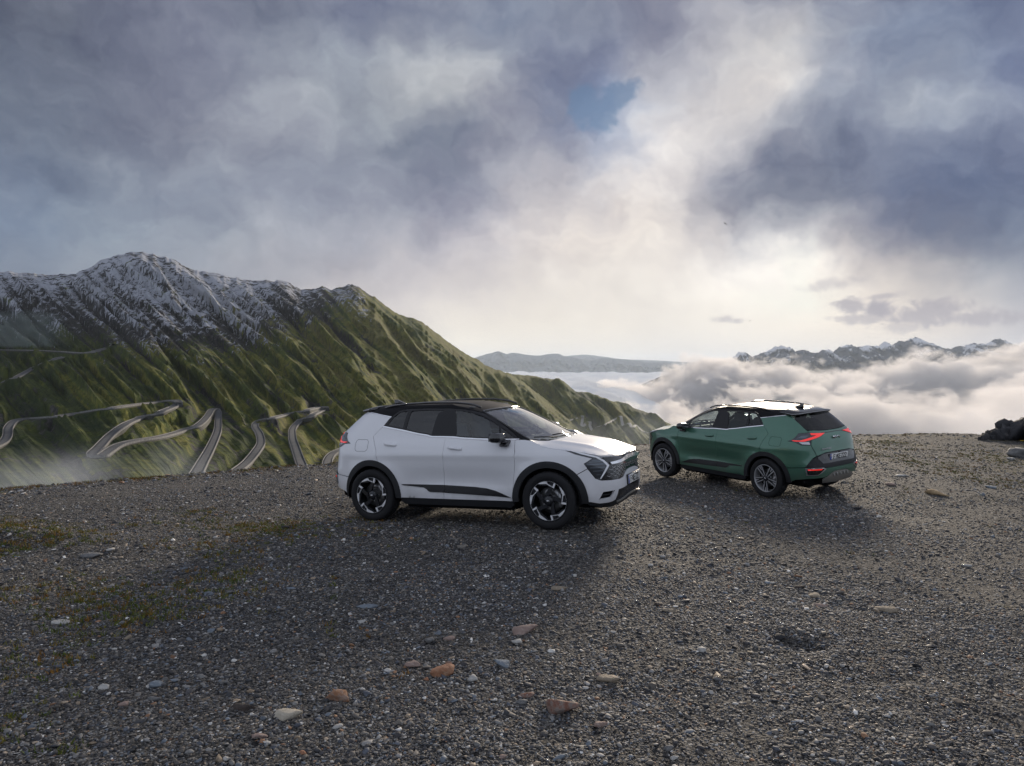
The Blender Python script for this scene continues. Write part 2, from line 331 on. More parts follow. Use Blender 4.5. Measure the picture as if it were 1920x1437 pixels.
def mountain(name, ridge, u0, u1, du, d0, d1fun, e_near, knots, nrow, relief, seed, jag):
    u = np.arange(u0, u1, du); tx = (u - CX) / F_PX
    er = (HY - prof(ridge, u)) / F_PX + jag * (fbm(u / 30. + seed, u * 0 + .5, 6, .66) + .7 * np.clip(ridged(u / 17. + seed, u * 0 + 2.5, 4, .6) - .55, -.3, .6)) / F_PX
    t = np.linspace(0, 1, nrow)                                   # 0 = near foot, 1 = ridge
    dr = d1fun(u); kw = max(3, int(140 / du)); dr = np.convolve(np.pad(dr, kw, mode='edge'), np.hanning(2 * kw + 1) / np.hanning(2 * kw + 1).sum(), 'same')[kw:-kw]
    kd, kf = np.array(knots).T
    kw = max(3, int(90 / du)); es = np.convolve(np.pad(er, kw, mode='edge'), np.hanning(2 * kw + 1) / np.hanning(2 * kw + 1).sum(), 'same')[kw:-kw]
    tt = t[None, :]; ee = es[:, None] + (er - es)[:, None] * sstep(tt, .72, 1.0); E = e_near + (ee - e_near) * tt
    frac = np.interp(tt, kf, kd) + 0 * E                          # distance along the knots, as a share of log range
    dd_ = d0 * (dr[:, None] / d0) ** frac                         # depth Y
    X = tx[:, None] * dd_; Z = CAM_Z + E * dd_
    amp = relief(tt, u[:, None], dd_)
    # gullies run down the fall line, which leans to the right in this view
    c = tx[:, None] + 1.0 * (E) ; q = E
    rg = ridged(c * 15 + seed + .35 * fbm(c * 7, q * 7 + seed, 3), q * 3.0, 5, .50) - .55
    fine = ridged(c * 60 + seed, q * 12 + 3.1, 5, .55) - .55
    roc = fbm(tx[:, None] * 120 + seed, q * 150, 5, .6)
    fade = np.clip((1 - tt) * 22, 0.12, 1)
    dz = dd_ * amp * (.031 * rg + .0075 * fine) * fade + dd_ * (.0013 * roc) * np.clip(amp * 2, .25, 1.4) * (.30 + .70 * sstep(E, .03, .10)) * np.clip((1 - tt) * 40, 0, 1)
    # push material mostly back and forth so that the flank bulges between gullies
    Yb = dd_ * (1 - .9 * amp * (.13 * rg + .045 * fine) * fade); X = X * Yb / dd_; Z = CAM_Z + (Z - CAM_Z) * Yb / dd_ + dz
    # the back of the ridge
    nb = 10
    s = np.linspace(.06, 1, nb)[None, :]
    Yk = Yb[:, -1:] * (1 + .45 * s); Xk = X[:, -1:] / Yb[:, -1:] * Yk; Zk = Z[:, -1:] - Yb[:, -1:] * .30 * s ** 1.15
    V = np.stack([np.c_[X, Xk], np.c_[Yb, Yk], np.c_[Z, Zk]], -1)
    z2 = np.zeros((len(u), nb)); strk = fbm(c * 85 + seed, q * 8, 6, .62)
    return dict(V=V, u=u, t=t, E=E, rg=np.c_[rg, z2], fine=np.c_[fine, z2], strk=np.c_[strk + 0 * E, z2], c=np.c_[c + 0 * E, z2], tt=np.c_[tt + 0 * E, z2 + 1], n=(len(u), nrow + nb), nrow=nrow)
def d1_a(u): return np.interp(u, [-400, 0, 250, 500, 660, 800, 940, 1250], [1900, 2000, 2200, 2400, 2600, 2900, 3200, 3500])
KN = [(0, 0), (.30, .33), (.44, .45), (.62, .60), (.72, .70), (1, 1)]
def rel_a(t, u, d): return (.18 + .82 * sstep(t, .48, .74)) * (1 + 0 * u)
ma = mountain('mountain', RIDGE, -420, 1250, 1.9, 55, d1_a, -.40, KN, 430, rel_a, 4.2, 5.0)
def d1_b(u): return np.interp(u, [600, 960, 1250], [4200, 4200, 3600])
KB = [(0, 0), (.5, .4), (1, 1)]
def rel_b(t, u, d): return (.30 + .6 * sstep(t, .5, .8)) * (1 + 0 * u)
mb = mountain('hillside', RIDGE2, 700, 1400, 1.9, 700, d1_b, -.20, [(0, 0), (.45, .3), (.75, .65), (1, 1)], 200, rel_b, 9.7, 3.0)

def surf_pt(m, u, v):
    """3D point on a mountain sheet behind photo pixel (u, v): search the column for the row nearest to v"""
    i = np.clip((u - m['u'][0]) / (m['u'][1] - m['u'][0]), 0, len(m['u']) - 1.001); i0 = int(i); f = i - i0
    colm = m['V'][i0, :m['nrow']] * (1 - f) + m['V'][i0 + 1, :m['nrow']] * f
    rows = HY - F_PX * (colm[:, 2] - CAM_Z) / colm[:, 1]
    # first crossing seen from the top row downwards is hidden; take the nearest visible one from the near side
    k = int(np.argmax(rows <= v)); k = max(k, 1)
    f2 = np.clip((rows[k - 1] - v) / max(rows[k - 1] - rows[k], 1e-6), 0, 1)
    return colm[k - 1] * (1 - f2) + colm[k] * f2
def road_path(m, px, step=3.0):
    P = np.array([surf_pt(m, *p) for p in px])
    # Catmull-Rom through the points, even steps
    Q = np.vstack([2 * P[0] - P[1], P, 2 * P[-1] - P[-2]]); out = []
    for k in range(1, len(Q) - 2):
        n = max(2, int(np.linalg.norm(Q[k + 1] - Q[k]) / step))
        for t in np.linspace(0, 1, n, endpoint=False):
            a, b, c_, d = Q[k - 1], Q[k], Q[k + 1], Q[k + 2]
            out.append(.5 * (2 * b + (c_ - a) * t + (2 * a - 5 * b + 4 * c_ - d) * t * t + (3 * b - a - 3 * c_ + d) * t ** 3))
    out.append(P[-1]); out = np.array(out)
    for _ in range(6): out[1:-1, 2] = out[1:-1, 2] * .5 + .25 * (out[:-2, 2] + out[2:, 2])
    return out
asph, nt, bs = new_mat('asphalt_grey'); tc = nn(nt, 'ShaderNodeTexCoord').outputs['Object']
nt.links.new(ramp(nt, noise(nt, tc, .15, 4), [(.3, (.036, .038, .043)), (.7, (.058, .060, .064))]), bs.inputs['Base Color']); bs.inputs['Roughness'].default_value = .8
wallm, nt, bs = new_mat('parapet_stone'); tc = nn(nt, 'ShaderNodeTexCoord').outputs['Object']
nt.links.new(ramp(nt, noise(nt, tc, .6, 4), [(.3, (.09, .09, .09)), (.7, (.19, .185, .18))]), bs.inputs['Base Color']); bs.inputs['Roughness'].default_value = .9
retm, nt, bs = new_mat('retaining_stone'); tc = nn(nt, 'ShaderNodeTexCoord').outputs['Object']
nt.links.new(ramp(nt, noise(nt, tc, .5, 4), [(.3, (.020, .022, .018)), (.7, (.055, .055, .045))]), bs.inputs['Base Color']); bs.inputs['Roughness'].default_value = .9
gravm, nt, bs = new_mat('gravel_track'); bs.inputs['Base Color'].default_value = (.30, .29, .27, 1); bs.inputs['Roughness'].default_value = .95
def flatten(m, path, half, soft):
    """bed the road into the sheet: pull nearby vertices to the road height"""
    V = m['V'].reshape(-1, 3)
    for p in path[::1]:
        sel = np.where((np.abs(V[:, 0] - p[0]) < half + soft) & (np.abs(V[:, 1] - p[1]) < half + soft))[0]
        if not len(sel): continue
        d = np.hypot(V[sel, 0] - p[0], V[sel, 1] - p[1])
        w = 1 - sstep(d, half, half + soft)
        tgt = p[2] - .75
        up = V[sel, 2] > tgt
        V[sel, 2] = np.where(up, V[sel, 2] + (tgt - V[sel, 2]) * w, V[sel, 2] + (tgt - V[sel, 2]) * w * .5)
def sweep(path, nrm, offs):
    """offs: list of (side, up) -> ribbon rows"""
    return np.stack([path + nrm * s + np.array([0, 0, z]) for s, z in offs], 1)
def make_road(name, label, m, px, half=2.6, wall=.6, ret=3.6, top=asph, wl=True):
    path = road_path(m, px, 3.0)
    flatten(m, path, half + 2.2, 8.0); path[:, 2] += .55
    tg = np.gradient(path, axis=0); tg[:, 2] = 0; tg /= np.linalg.norm(tg, axis=1)[:, None] + 1e-9
    nrm = np.stack([tg[:, 1], -tg[:, 0], 0 * tg[:, 0]], 1)
    def strip(nm, offs, mat, par, close=False):
        rows = sweep(path, nrm, offs); n, k = rows.shape[:2]
        return link(nm, np_mesh(nm, rows.reshape(-1, 3), grid_faces(n, k), False), mat, par)
    r = strip(name, [(-half, -ret), (-half, .12), (-half * .5, .18), (0, .2), (half * .5, .18), (half, .12), (half, -ret)], top, None)
    tag(r, label, 'road', kind='structure')
    if wl:
        for s in (-1, 1):
            a, b = half + .02, half + .32
            strip('parapet', [(s * a, -1.5), (s * a, wall), (s * b, wall + .05), (s * b, -1.5)], wallm, r)
            strip('retaining_wall', [(s * (b - .03), -.4), (s * (b + .05), -1.0), (s * (b + .6), -ret)], retm, r)
    return path
R_list = [
 ('mountain_road', 'grey switchback road winding through two hairpins on the lower left slope', ma, [(-80,850),(-30,845),(4,832),(14,818),(16,803),(30,790),(60,786),(100,783),(150,776),(200,768),(255,760),(300,755),(325,752),(336,756),(330,762),(300,774),(262,786),(232,799),(205,820),(186,840),(174,852),(178,857),(190,857),(204,848),(222,837),(250,829),(300,821),(340,810),(372,798),(388,783),(396,771),(404,768),(409,775),(409,795),(407,812),(395,840),(380,868),(360,905),(345,930)]),
 ('mountain_road', 'grey road rising from the crest to one hairpin below the sunlit spur', ma, [(425,905),(440,888),(463,869),(480,848),(489,832),(486,815),(478,800),(486,791),(510,785),(540,778),(575,770),(600,765),(612,765),(606,770),(585,779),(562,791),(549,805),(548,822),(554,842),(562,866),(572,890)]),
 ('mountain_road', 'short bend of grey road behind the tail of the white car', ma, [(690,832),(660,839),(636,846),(622,854),(615,864),(612,880)]),
 ('mountain_road', 'high road with a dark retaining wall along the left slope above the switchbacks', ma, [(-70,760),(0,722),(30,709),(60,693),(100,675),(140,667),(175,660),(205,652),(214,646)]),
 ('mountain_road', 'topmost level road below the snow at the left edge', ma, [(-90,655),(0,657),(60,658),(110,660),(160,663),(185,659)]),
]
for nm, lb, m, px in R_list: make_road(nm, lb, m, px)
make_road('mountain_track', 'thin pale zigzag road on the far slope between the two cars', mb, [(1050,806),(1057,797),(1070,788),(1081,785),(1090,780),(1093,781),(1092,788),(1091,797),(1094,800),(1098,795),(1103,791),(1107,792),(1106,797),(1109,805),(1113,812),(1116,806),(1121,801),(1136,796),(1150,788),(1160,782),(1164,781),(1166,789),(1168,797),(1171,799),(1176,795),(1179,793),(1182,797),(1185,802),(1189,800),(1192,797),(1195,800),(1203,808),(1216,812)], half=5.5, ret=7, top=gravm, wl=False)

# mountain material: grass, rock and thin snow told apart by height, steepness and gullies
def mountain_mat(name, hazy):
    m, nt, bs = new_mat(name)
    tc = nn(nt, 'ShaderNodeTexCoord').outputs['Object']; sepn = nn(nt, 'ShaderNodeSeparateXYZ', ins={0: tc})
    A = lambda n: nn(nt, 'ShaderNodeAttribute', attribute_name=n).outputs['Fac']
    nL = noise(nt, tc, .0035, 5, .6); nM = noise(nt, tc, .018, 6, .62); nF = noise(nt, tc, .09, 5, .65); nX = noise(nt, tc, .35, 4, .65)
    st = A('streak')
    g_ = mth(nt, 'ADD', mth(nt, 'ADD', mth(nt, 'MULTIPLY', nL, .5), mth(nt, 'MULTIPLY', nM, .5)), mth(nt, 'ADD', mth(nt, 'MULTIPLY', st, .36), A('sun_shade_tint')))  # last term shifts the grass tone by painted sun and shade
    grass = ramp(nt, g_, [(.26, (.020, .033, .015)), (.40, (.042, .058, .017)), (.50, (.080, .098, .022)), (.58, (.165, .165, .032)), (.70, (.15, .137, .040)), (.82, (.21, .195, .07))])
    grass = mixc(nt, maprange(nt, nF, .42, .62, 0, .6), grass, (.018, .024, .011))
    rock = ramp(nt, mth(nt, 'ADD', nF, mth(nt, 'MULTIPLY', st, .25)), [(.3, (.012, .012, .015)), (.48, (.030, .029, .031)), (.62, (.070, .066, .062)), (.75, (.13, .125, .12))])
    rk = mth(nt, 'ADD', A('rock'), mth(nt, 'ADD', mth(nt, 'MULTIPLY', mth(nt, 'SUBTRACT', nM, .5), 1.6), mth(nt, 'ADD', mth(nt, 'MULTIPLY', mth(nt, 'SUBTRACT', nF, .5), 1.3), mth(nt, 'MULTIPLY', st, -.7))))
    c = mixc(nt, maprange(nt, rk, .46, .66, 0, 1), grass, rock)
    sc = mth(nt, 'ADD', A('scree'), mth(nt, 'MULTIPLY', mth(nt, 'SUBTRACT', nF, .5), .8))
    c = mixc(nt, maprange(nt, sc, .45, .8, 0, .8), c, (.13, .155, .145))
    nS = noise(nt, tc, .045, 5, .68)
    sn = mth(nt, 'ADD', A('snow'), mth(nt, 'ADD', mth(nt, 'MULTIPLY', mth(nt, 'SUBTRACT', nS, .5), 4.2), mth(nt, 'ADD', mth(nt, 'MULTIPLY', mth(nt, 'SUBTRACT', nX, .5), 1.4), mth(nt, 'ADD', mth(nt, 'MULTIPLY', mth(nt, 'SUBTRACT', nM, .5), 1.6), mth(nt, 'MULTIPLY', st, .8)))))
    c = mixc(nt, maprange(nt, sn, .60, 1.0, 0, .85), c, (.43, .45, .51))
    nt.links.new(c, bs.inputs['Base Color']); bs.inputs['Roughness'].default_value = .95; bs.inputs['Specular IOR Level'].default_value = .1
    b = nn(nt, 'ShaderNodeBump', ins={'Strength': .9, 'Distance': 5.0, 'Height': mth(nt, 'ADD', nF, mth(nt, 'ADD', mth(nt, 'MULTIPLY', nX, .25), mth(nt, 'MULTIPLY', st, .8)))})
    nt.links.new(b.outputs[0], bs.inputs['Normal'])
    return m
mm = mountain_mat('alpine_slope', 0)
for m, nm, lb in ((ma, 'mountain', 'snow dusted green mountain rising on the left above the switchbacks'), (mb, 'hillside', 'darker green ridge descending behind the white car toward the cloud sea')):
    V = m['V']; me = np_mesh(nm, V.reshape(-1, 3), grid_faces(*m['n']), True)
    u = m['u'][:, None] + 0 * V[:, :, 0]; row = HY - F_PX * (V[:, :, 2] - CAM_Z) / V[:, :, 1]
    line = np.interp(u, [-400, 0, 150, 320, 480, 560, 680, 760, 1400], [590, 600, 610, 640, 625, 590, 548, 500, 300])   # snow line by column
    zl = (HY - line) / F_PX * V[:, :, 1] + CAM_Z
    snow = np.clip((line - row) / 39.0 * .34, -2, 2) + .30 + .5 * m['fine'] + .35 * np.clip(m['rg'], -.4, .6)
    snow = np.minimum(snow, .98)
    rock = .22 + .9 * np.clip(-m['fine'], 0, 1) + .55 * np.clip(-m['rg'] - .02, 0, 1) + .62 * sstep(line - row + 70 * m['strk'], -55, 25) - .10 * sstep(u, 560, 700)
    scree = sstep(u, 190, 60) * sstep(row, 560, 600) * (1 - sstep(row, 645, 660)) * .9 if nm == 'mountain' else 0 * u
    for n_, a_ in (('snow', snow), ('rock', rock), ('scree', scree), ('streak', m['strk']), ('sun_shade_tint', (.10 * sstep(u + 260 * m['strk'] + 120 * m['rg'], 430, 640) - .07 * sstep(-(u + 200 * m['strk']), -430, -60)) * (1 - sstep(u, 950, 1150) * .6))): fattr(me, n_, a_)  # sunlit middle and shaded left of the slope painted into the grass colour
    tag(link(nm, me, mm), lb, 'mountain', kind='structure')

# ================================================================== far ranges, cloud sea
def range_mesh(name, label, pts, Y, depth, base, jag, seed, mat, du=1.0, face=.9):
    u = np.arange(pts[0][0], pts[-1][0], du); tx = (u - CX) / F_PX
    er = (HY - prof(pts, u)) / F_PX + jag * (fbm(u / 22. + seed, 0 * u + 1.7, 5, .65) + 1.1 * (ridged(u / 15. + seed, 0 * u + 4.2, 4, .55) - .6)) / F_PX
    nr = 70; t = np.linspace(0, 1, nr)[None, :]
    zt = (CAM_Z + er * Y)[:, None]; z = base + (zt - base) * t ** 1.0
    y = Y - depth * (1 - t) ** .9
    rg = ridged(u[:, None] / 34 + seed + .8 * t, t * 2.2 + seed, 5, .55) - .55
    f2 = ridged(u[:, None] / 11 + seed, t * 6 + seed, 4, .55) - .55
    fd = np.clip((1 - t) * 6, 0, 1)
    y2 = y - depth * (.55 * rg + .20 * f2) * fd * face
    x = tx[:, None] * Y + (y2 - Y) * .12
    k = np.linspace(.1, 1, 6)[None, :]
    yb = Y + depth * .9 * k + 0 * x[:, :1]; xb = x[:, -1:] + 0 * yb; zb = z[:, -1:] - (z[:, -1:] - base) * k ** 1.2
    V = np.stack([np.c_[x, xb], np.c_[y2, yb], np.c_[z + 0 * x, zb]], -1)
    me = np_mesh(name, V.reshape(-1, 3), grid_faces(len(u), nr + 6), True)
    sn = np.c_[t + 0 * x, 0 * yb] * 1.25 - .55 + .9 * np.c_[rg, 0 * yb]
    fattr(me, 'snow', sn)
    return tag(link(name, me, mat), label, 'mountain', kind='structure')
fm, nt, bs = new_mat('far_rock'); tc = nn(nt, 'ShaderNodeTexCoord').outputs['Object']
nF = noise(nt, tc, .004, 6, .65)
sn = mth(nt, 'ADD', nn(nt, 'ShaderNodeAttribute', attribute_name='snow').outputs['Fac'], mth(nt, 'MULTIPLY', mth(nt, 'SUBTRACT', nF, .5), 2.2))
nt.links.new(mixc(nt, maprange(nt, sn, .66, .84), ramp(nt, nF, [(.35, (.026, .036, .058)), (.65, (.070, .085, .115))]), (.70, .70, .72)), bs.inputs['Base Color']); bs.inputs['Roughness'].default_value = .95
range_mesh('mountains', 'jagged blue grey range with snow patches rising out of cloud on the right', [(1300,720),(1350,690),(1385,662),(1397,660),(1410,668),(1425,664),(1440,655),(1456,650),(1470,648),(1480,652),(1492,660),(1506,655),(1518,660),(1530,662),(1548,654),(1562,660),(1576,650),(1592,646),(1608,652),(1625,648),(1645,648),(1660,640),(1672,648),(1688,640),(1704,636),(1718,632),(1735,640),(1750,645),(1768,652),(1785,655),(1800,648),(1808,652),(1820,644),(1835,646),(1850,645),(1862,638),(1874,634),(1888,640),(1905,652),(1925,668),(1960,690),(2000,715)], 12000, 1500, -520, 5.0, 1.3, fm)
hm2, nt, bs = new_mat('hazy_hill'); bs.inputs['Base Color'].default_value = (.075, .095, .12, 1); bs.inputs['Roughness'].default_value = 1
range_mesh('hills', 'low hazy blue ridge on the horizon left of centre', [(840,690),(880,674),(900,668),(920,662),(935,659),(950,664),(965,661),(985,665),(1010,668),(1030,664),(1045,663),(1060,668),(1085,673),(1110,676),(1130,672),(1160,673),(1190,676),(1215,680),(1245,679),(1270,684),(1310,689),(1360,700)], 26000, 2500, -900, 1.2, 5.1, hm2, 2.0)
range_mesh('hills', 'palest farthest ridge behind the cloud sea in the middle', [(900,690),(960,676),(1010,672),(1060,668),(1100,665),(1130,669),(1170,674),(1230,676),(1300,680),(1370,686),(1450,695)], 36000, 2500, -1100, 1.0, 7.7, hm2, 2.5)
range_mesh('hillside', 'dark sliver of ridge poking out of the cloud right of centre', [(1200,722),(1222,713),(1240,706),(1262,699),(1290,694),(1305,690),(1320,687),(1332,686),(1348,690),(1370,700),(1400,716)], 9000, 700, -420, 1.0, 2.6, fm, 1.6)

# cloud sea: a rolling sheet of stratus that fills the valley
ys = np.geomspace(2600, 46000, 230); us = np.arange(-500, 2450, 8.0)
tx = (us[:, None] - CX) / F_PX; Yc = ys[None, :] + 0 * tx; Xc = tx * Yc
sc1 = fbm(Xc / 2600 + 3, Yc / 3600, 5, .55); sc2 = ridged(Xc / 700 + .7 * sc1, Yc / 1300 + 5, 5, .55)
fall = np.clip((9000 - Yc) / 5000, 0, 1)
Zc = -215 + 85 * sc1 + 120 * (1 - sc2) + 26 * fbm(Xc / 230, Yc / 420, 4) - 150 * fall ** 1.5 - 260 * sstep(Xc / Yc, .10, .24) * (1 - sstep(Yc, 9000, 12500))
me = np_mesh('cloud_sea', np.stack([Xc, Yc, Zc], -1).reshape(-1, 3), grid_faces(len(us), len(ys)), True)
csm, nt, bs = new_mat('cloud_top'); nt.nodes.remove(bs)
df = nn(nt, 'ShaderNodeBsdfDiffuse', ins={0: (.93, .92, .90, 1)}); tr = nn(nt, 'ShaderNodeBsdfTranslucent', ins={0: (.95, .93, .90, 1)})
mx = nn(nt, 'ShaderNodeMixShader', ins={0: .35, 1: df.outputs[0], 2: tr.outputs[0]})
nt.links.new(mx.outputs[0], nt.nodes['Material Output'].inputs[0])
tag(link('cloud_sea', me, csm), 'sea of pale cloud filling the valley to the horizon', 'cloud', kind='structure')
# ================================================================== air: haze, the cloud bank on the right, mist in the valley
def box_mesh(name, a, b):
    a, b = np.array(a, float), np.array(b, float)
    V = np.array([[(a, b)[i >> k & 1][k] for k in range(3)] for i in range(8)])
    return np_mesh(name, V, [[0, 2, 3, 1], [4, 5, 7, 6], [0, 1, 5, 4], [2, 6, 7, 3], [0, 4, 6, 2], [1, 3, 7, 5]], False)
def vol_mat(name, color, aniso):
    m = bpy.data.materials.new(name); m.use_nodes = True; nt = m.node_tree; nt.nodes.clear()
    out = nn(nt, 'ShaderNodeOutputMaterial'); pv = nn(nt, 'ShaderNodeVolumePrincipled')
    pv.inputs['Color'].default_value = (*color, 1); pv.inputs['Anisotropy'].default_value = aniso; pv.inputs['Density'].default_value = 0
    nt.links.new(pv.outputs[0], out.inputs['Volume'])
    return m, nt, pv
HAZE = 2.0e-5
hm, nt, pv = vol_mat('haze_air', (.82, .91, 1.0), .15); pv.inputs['Density'].default_value = HAZE
hz = link('haze', box_mesh('haze', (-46000, -4000, -1250), (56000, 52000, 800)), hm)
tag(hz, 'thin pale mountain haze over the valley and far ranges', 'haze', kind='stuff')
def cloud_bank(name, label, lo, hi, dens, tops, scale, soft, seed, rate, warm=(.91, .885, .87), floor=None, rag=1.0, flat=.75, edge=None):
    m, nt, pv = vol_mat(name, warm, .30)
    tc = nn(nt, 'ShaderNodeTexCoord').outputs['Object']
    sp_ = nn(nt, 'ShaderNodeSeparateXYZ', ins={0: tc})
    w = vmth(nt, 'MULTIPLY', vmth(nt, 'SUBTRACT', noise(nt, tc, 1.3 / scale, 2, .5, 0, 'Color'), (.5, .5, .5)), (scale * .55,) * 3)
    q = nn(nt, 'ShaderNodeMapping', ins={0: vmth(nt, 'ADD', tc, w), 1: (seed * 100, 0, 0), 3: (1, .30, 1.2)}).outputs[0]
    n = noise(nt, q, 1.0 / scale, 6, .66)
    xs = maprange(nt, sp_.outputs[0], lo[0], hi[0])
    tv = ramp(nt, xs, [(p, (v,) * 3) for p, v in tops])                # top height as a share of the box height
    top = mth(nt, 'ADD', mth(nt, 'MULTIPLY', tv, hi[2] - lo[2]), lo[2])
    hgt = mth(nt, 'DIVIDE', mth(nt, 'SUBTRACT', top, sp_.outputs[2]), soft)
    a = mth(nt, 'ADD', mth(nt, 'MULTIPLY', mth(nt, 'SUBTRACT', n, .5), 5.2 * rag), hgt)
    d = maprange(nt, a, 0.0, .55, 0, 1, True)
    # hollows inside the bank
    n2 = noise(nt, q, .45 / scale, 3, .5)
    d = mth(nt, 'MULTIPLY', d, maprange(nt, n2, .34, .58, flat, 1.0))
    fx = (hi[0] - lo[0]) * .10
    d = mth(nt, 'MULTIPLY', d, mth(nt, 'MULTIPLY', maprange(nt, sp_.outputs[0], lo[0], lo[0] + fx * (edge or 1), 0, 1, True), maprange(nt, sp_.outputs[2], lo[2], lo[2] + 40, 0, 1)))
    nt.links.new(mth(nt, 'MULTIPLY', d, dens), pv.inputs['Density'])
    m.cycles.volume_step_rate = rate
    return tag(link(name, box_mesh(name, lo, hi), m), label, 'cloud', kind='stuff')
# x runs left to right across the bank
cloud_bank('cloud_bank', 'torn far bank of grey white cloud hiding the feet of the snowy range', (500, 7000, -700), (6800, 8500, 480), .0075,
           [(0, .33), (.10, .40), (.17, .50), (.235, .67), (.29, .64), (.36, .57), (.43, .55), (.50, .575), (.56, .61), (.62, .67), (.70, .67), (.80, .76), (1, .92)], 300.0, 190.0, 1.3, .06, rag=1.25, flat=.5)
cloud_bank('cloud_bank', 'nearer lower bank of lavender grey cloud below the far bank', (250, 3900, -620), (4200, 5000, 160), .0085,
           [(0, .30), (.12, .42), (.25, .52), (.40, .55), (.55, .52), (.7, .62), (.85, .72), (1, .8)], 220.0, 150.0, 2.9, .07, rag=1.25, flat=.4)
cloud_bank('mist', 'soft grey veil of mist at the right edge of the valley', (1150, 1700, -420), (2600, 2500, 420), .0028,
           [(0, .28), (.22, .40), (.38, .56), (.55, .85), (.7, 1.0), (1, 1.0)], 330.0, 150.0, 4.1, .07, rag=.55, flat=.9, edge=3)
# thin mist hanging in the valley: low on the left below the switchbacks, and under the far zigzag track
def mist(label, c, r, dens, scale):
    m, nt, pv = vol_mat('valley_mist', (.84, .91, 1.0), .3); tc = nn(nt, 'ShaderNodeTexCoord').outputs['Object']
    g = nn(nt, 'ShaderNodeTexGradient', gradient_type='SPHERICAL', ins={0: nn(nt, 'ShaderNodeMapping', vector_type='TEXTURE', ins={0: tc, 1: c, 3: r}).outputs[0]}).outputs['Fac']
    n = noise(nt, tc, 1 / scale, 4, .6, .5)
    d = mth(nt, 'MULTIPLY', maprange(nt, mth(nt, 'ADD', g, mth(nt, 'MULTIPLY', mth(nt, 'SUBTRACT', n, .5), 2.2)), .22, .75, 0, 1, True), maprange(nt, g, 0, .2))
    nt.links.new(mth(nt, 'MULTIPLY', d, dens), pv.inputs['Density']); m.cycles.volume_step_rate = .25
    c, r = np.array(c), np.array(r); tag(link('mist', box_mesh('mist', c - r, c + r), m), label, 'mist', kind='stuff')
mist('thin wisp of mist low on the left slope behind the crest', (-165, 250, -44), (85, 70, 27), .0062, 34.0)
mist('thin mist in the valley under the far zigzag track', (215, 1500, -135), (260, 180, 62), .0006, 80.0)
# ================================================================== cars: two lofted skins (lower body, cabin) that panels are cut from
def pchip(pts):
    p = np.array(pts, float); x, y = p[:, 0], p[:, 1]; h = np.diff(x); dl = np.diff(y) / h
    m = np.zeros(len(x)); m[0], m[-1] = dl[0], dl[-1]
    for i in range(1, len(x) - 1):
        if dl[i - 1] * dl[i] > 0:
            w1, w2 = 2 * h[i] + h[i - 1], h[i] + 2 * h[i - 1]; m[i] = (w1 + w2) / (w1 / dl[i - 1] + w2 / dl[i])
    def f(q):
        q = np.clip(np.asarray(q, float), x[0], x[-1]); i = np.clip(np.searchsorted(x, q, side='right') - 1, 0, len(h) - 1)
        t = (q - x[i]) / h[i]; t2, t3 = t * t, t * t * t
        return (2*t3-3*t2+1)*y[i] + (t3-2*t2+t)*h[i]*m[i] + (-2*t3+3*t2)*y[i+1] + (t3-t2)*h[i]*m[i+1]
    return f
XC = -0.30
XF_B = pchip([(.10,1.94),(.18,2.04),(.28,2.13),(.40,2.175),(.52,2.185),(.62,2.18),(.75,2.17),(.84,2.155),(.90,2.13),(.95,2.09),(1.0,2.01),(1.12,1.84)])
XR = pchip([(.10,-1.95),(.20,-2.06),(.30,-2.16),(.42,-2.235),(.55,-2.255),(.66,-2.25),(.75,-2.225),(.90,-2.20),(1.05,-2.185),(1.16,-2.165),(1.215,-2.125),(1.30,-2.03),(1.45,-1.85),(1.53,-1.74),(1.58,-1.58),(1.60,-1.50)])
BW = pchip([(.10,.80),(.18,.845),(.25,.875),(.35,.898),(.45,.908),(.6,.912),(.8,.920),(.90,.922),(.96,.918),(1.02,.905),(1.08,.882),(1.13,.857),(1.18,.833),(1.30,.785),(1.42,.735),(1.50,.695),(1.55,.655),(1.58,.61),(1.60,.56)])
XF_C = pchip([(.95,1.52),(1.0,1.43),(1.06,1.32),(1.15,1.14),(1.25,.95),(1.35,.76),(1.45,.555),(1.52,.37),(1.56,.22),(1.58,.08),(1.60,-.02)])
NF, NR_, NC, SWEEP = 4.6, 4.4, 9.0, .20
T_ = np.r_[np.linspace(0, .12, 25) ** 1.0, np.linspace(.12, math.pi - .12, 500)[1:-1], math.pi - np.linspace(.12, 0, 25)]
def skin(kind, t, z):
    t = np.asarray(t, float); z = np.asarray(z, float)
    c, s = np.cos(t), np.clip(np.sin(t), 0, 1)
    xf = XF_B(z) if kind == 'body' else XF_C(z); xr, b = XR(z), BW(z)
    nf = NF if kind == 'body' else NC
    fr = c >= 0; n = np.where(fr, nf, NR_)
    k = np.abs(c) ** (2 / n); a = np.where(fr, xf - XC, XC - xr)
    x = XC + np.where(fr, 1, -1) * a * k; y = b * s ** (2 / n)
    if kind == 'cabin':
        x = x - np.where(fr, SWEEP * (y / b) ** 2 * k ** 3, 0)
    side = (y / b) ** 8
    for wx, amp in ((1.34, .030), (-1.34, .022)):
        r = np.hypot(x - wx, z - .37)
        y = y + side * amp * np.exp(-((r - .44) / .12) ** 2) * (z < 1.1)
    y = y - side * .032 * np.exp(-((z - .60) / .14) ** 2) * np.clip(1 - np.abs((x - .05) / .95) ** 3, 0, 1)
    y = y + side * .013 * np.exp(-((z - .93) / .035) ** 2)
    return x, y
SREF = {}
for k_, z_ in (('body', .7), ('cabin', 1.3)):
    x_, y_ = skin(k_, T_, np.full_like(T_, z_)); s_ = np.r_[0, np.cumsum(np.hypot(np.diff(x_), np.diff(y_)))]; SREF[k_] = (s_, s_[-1])
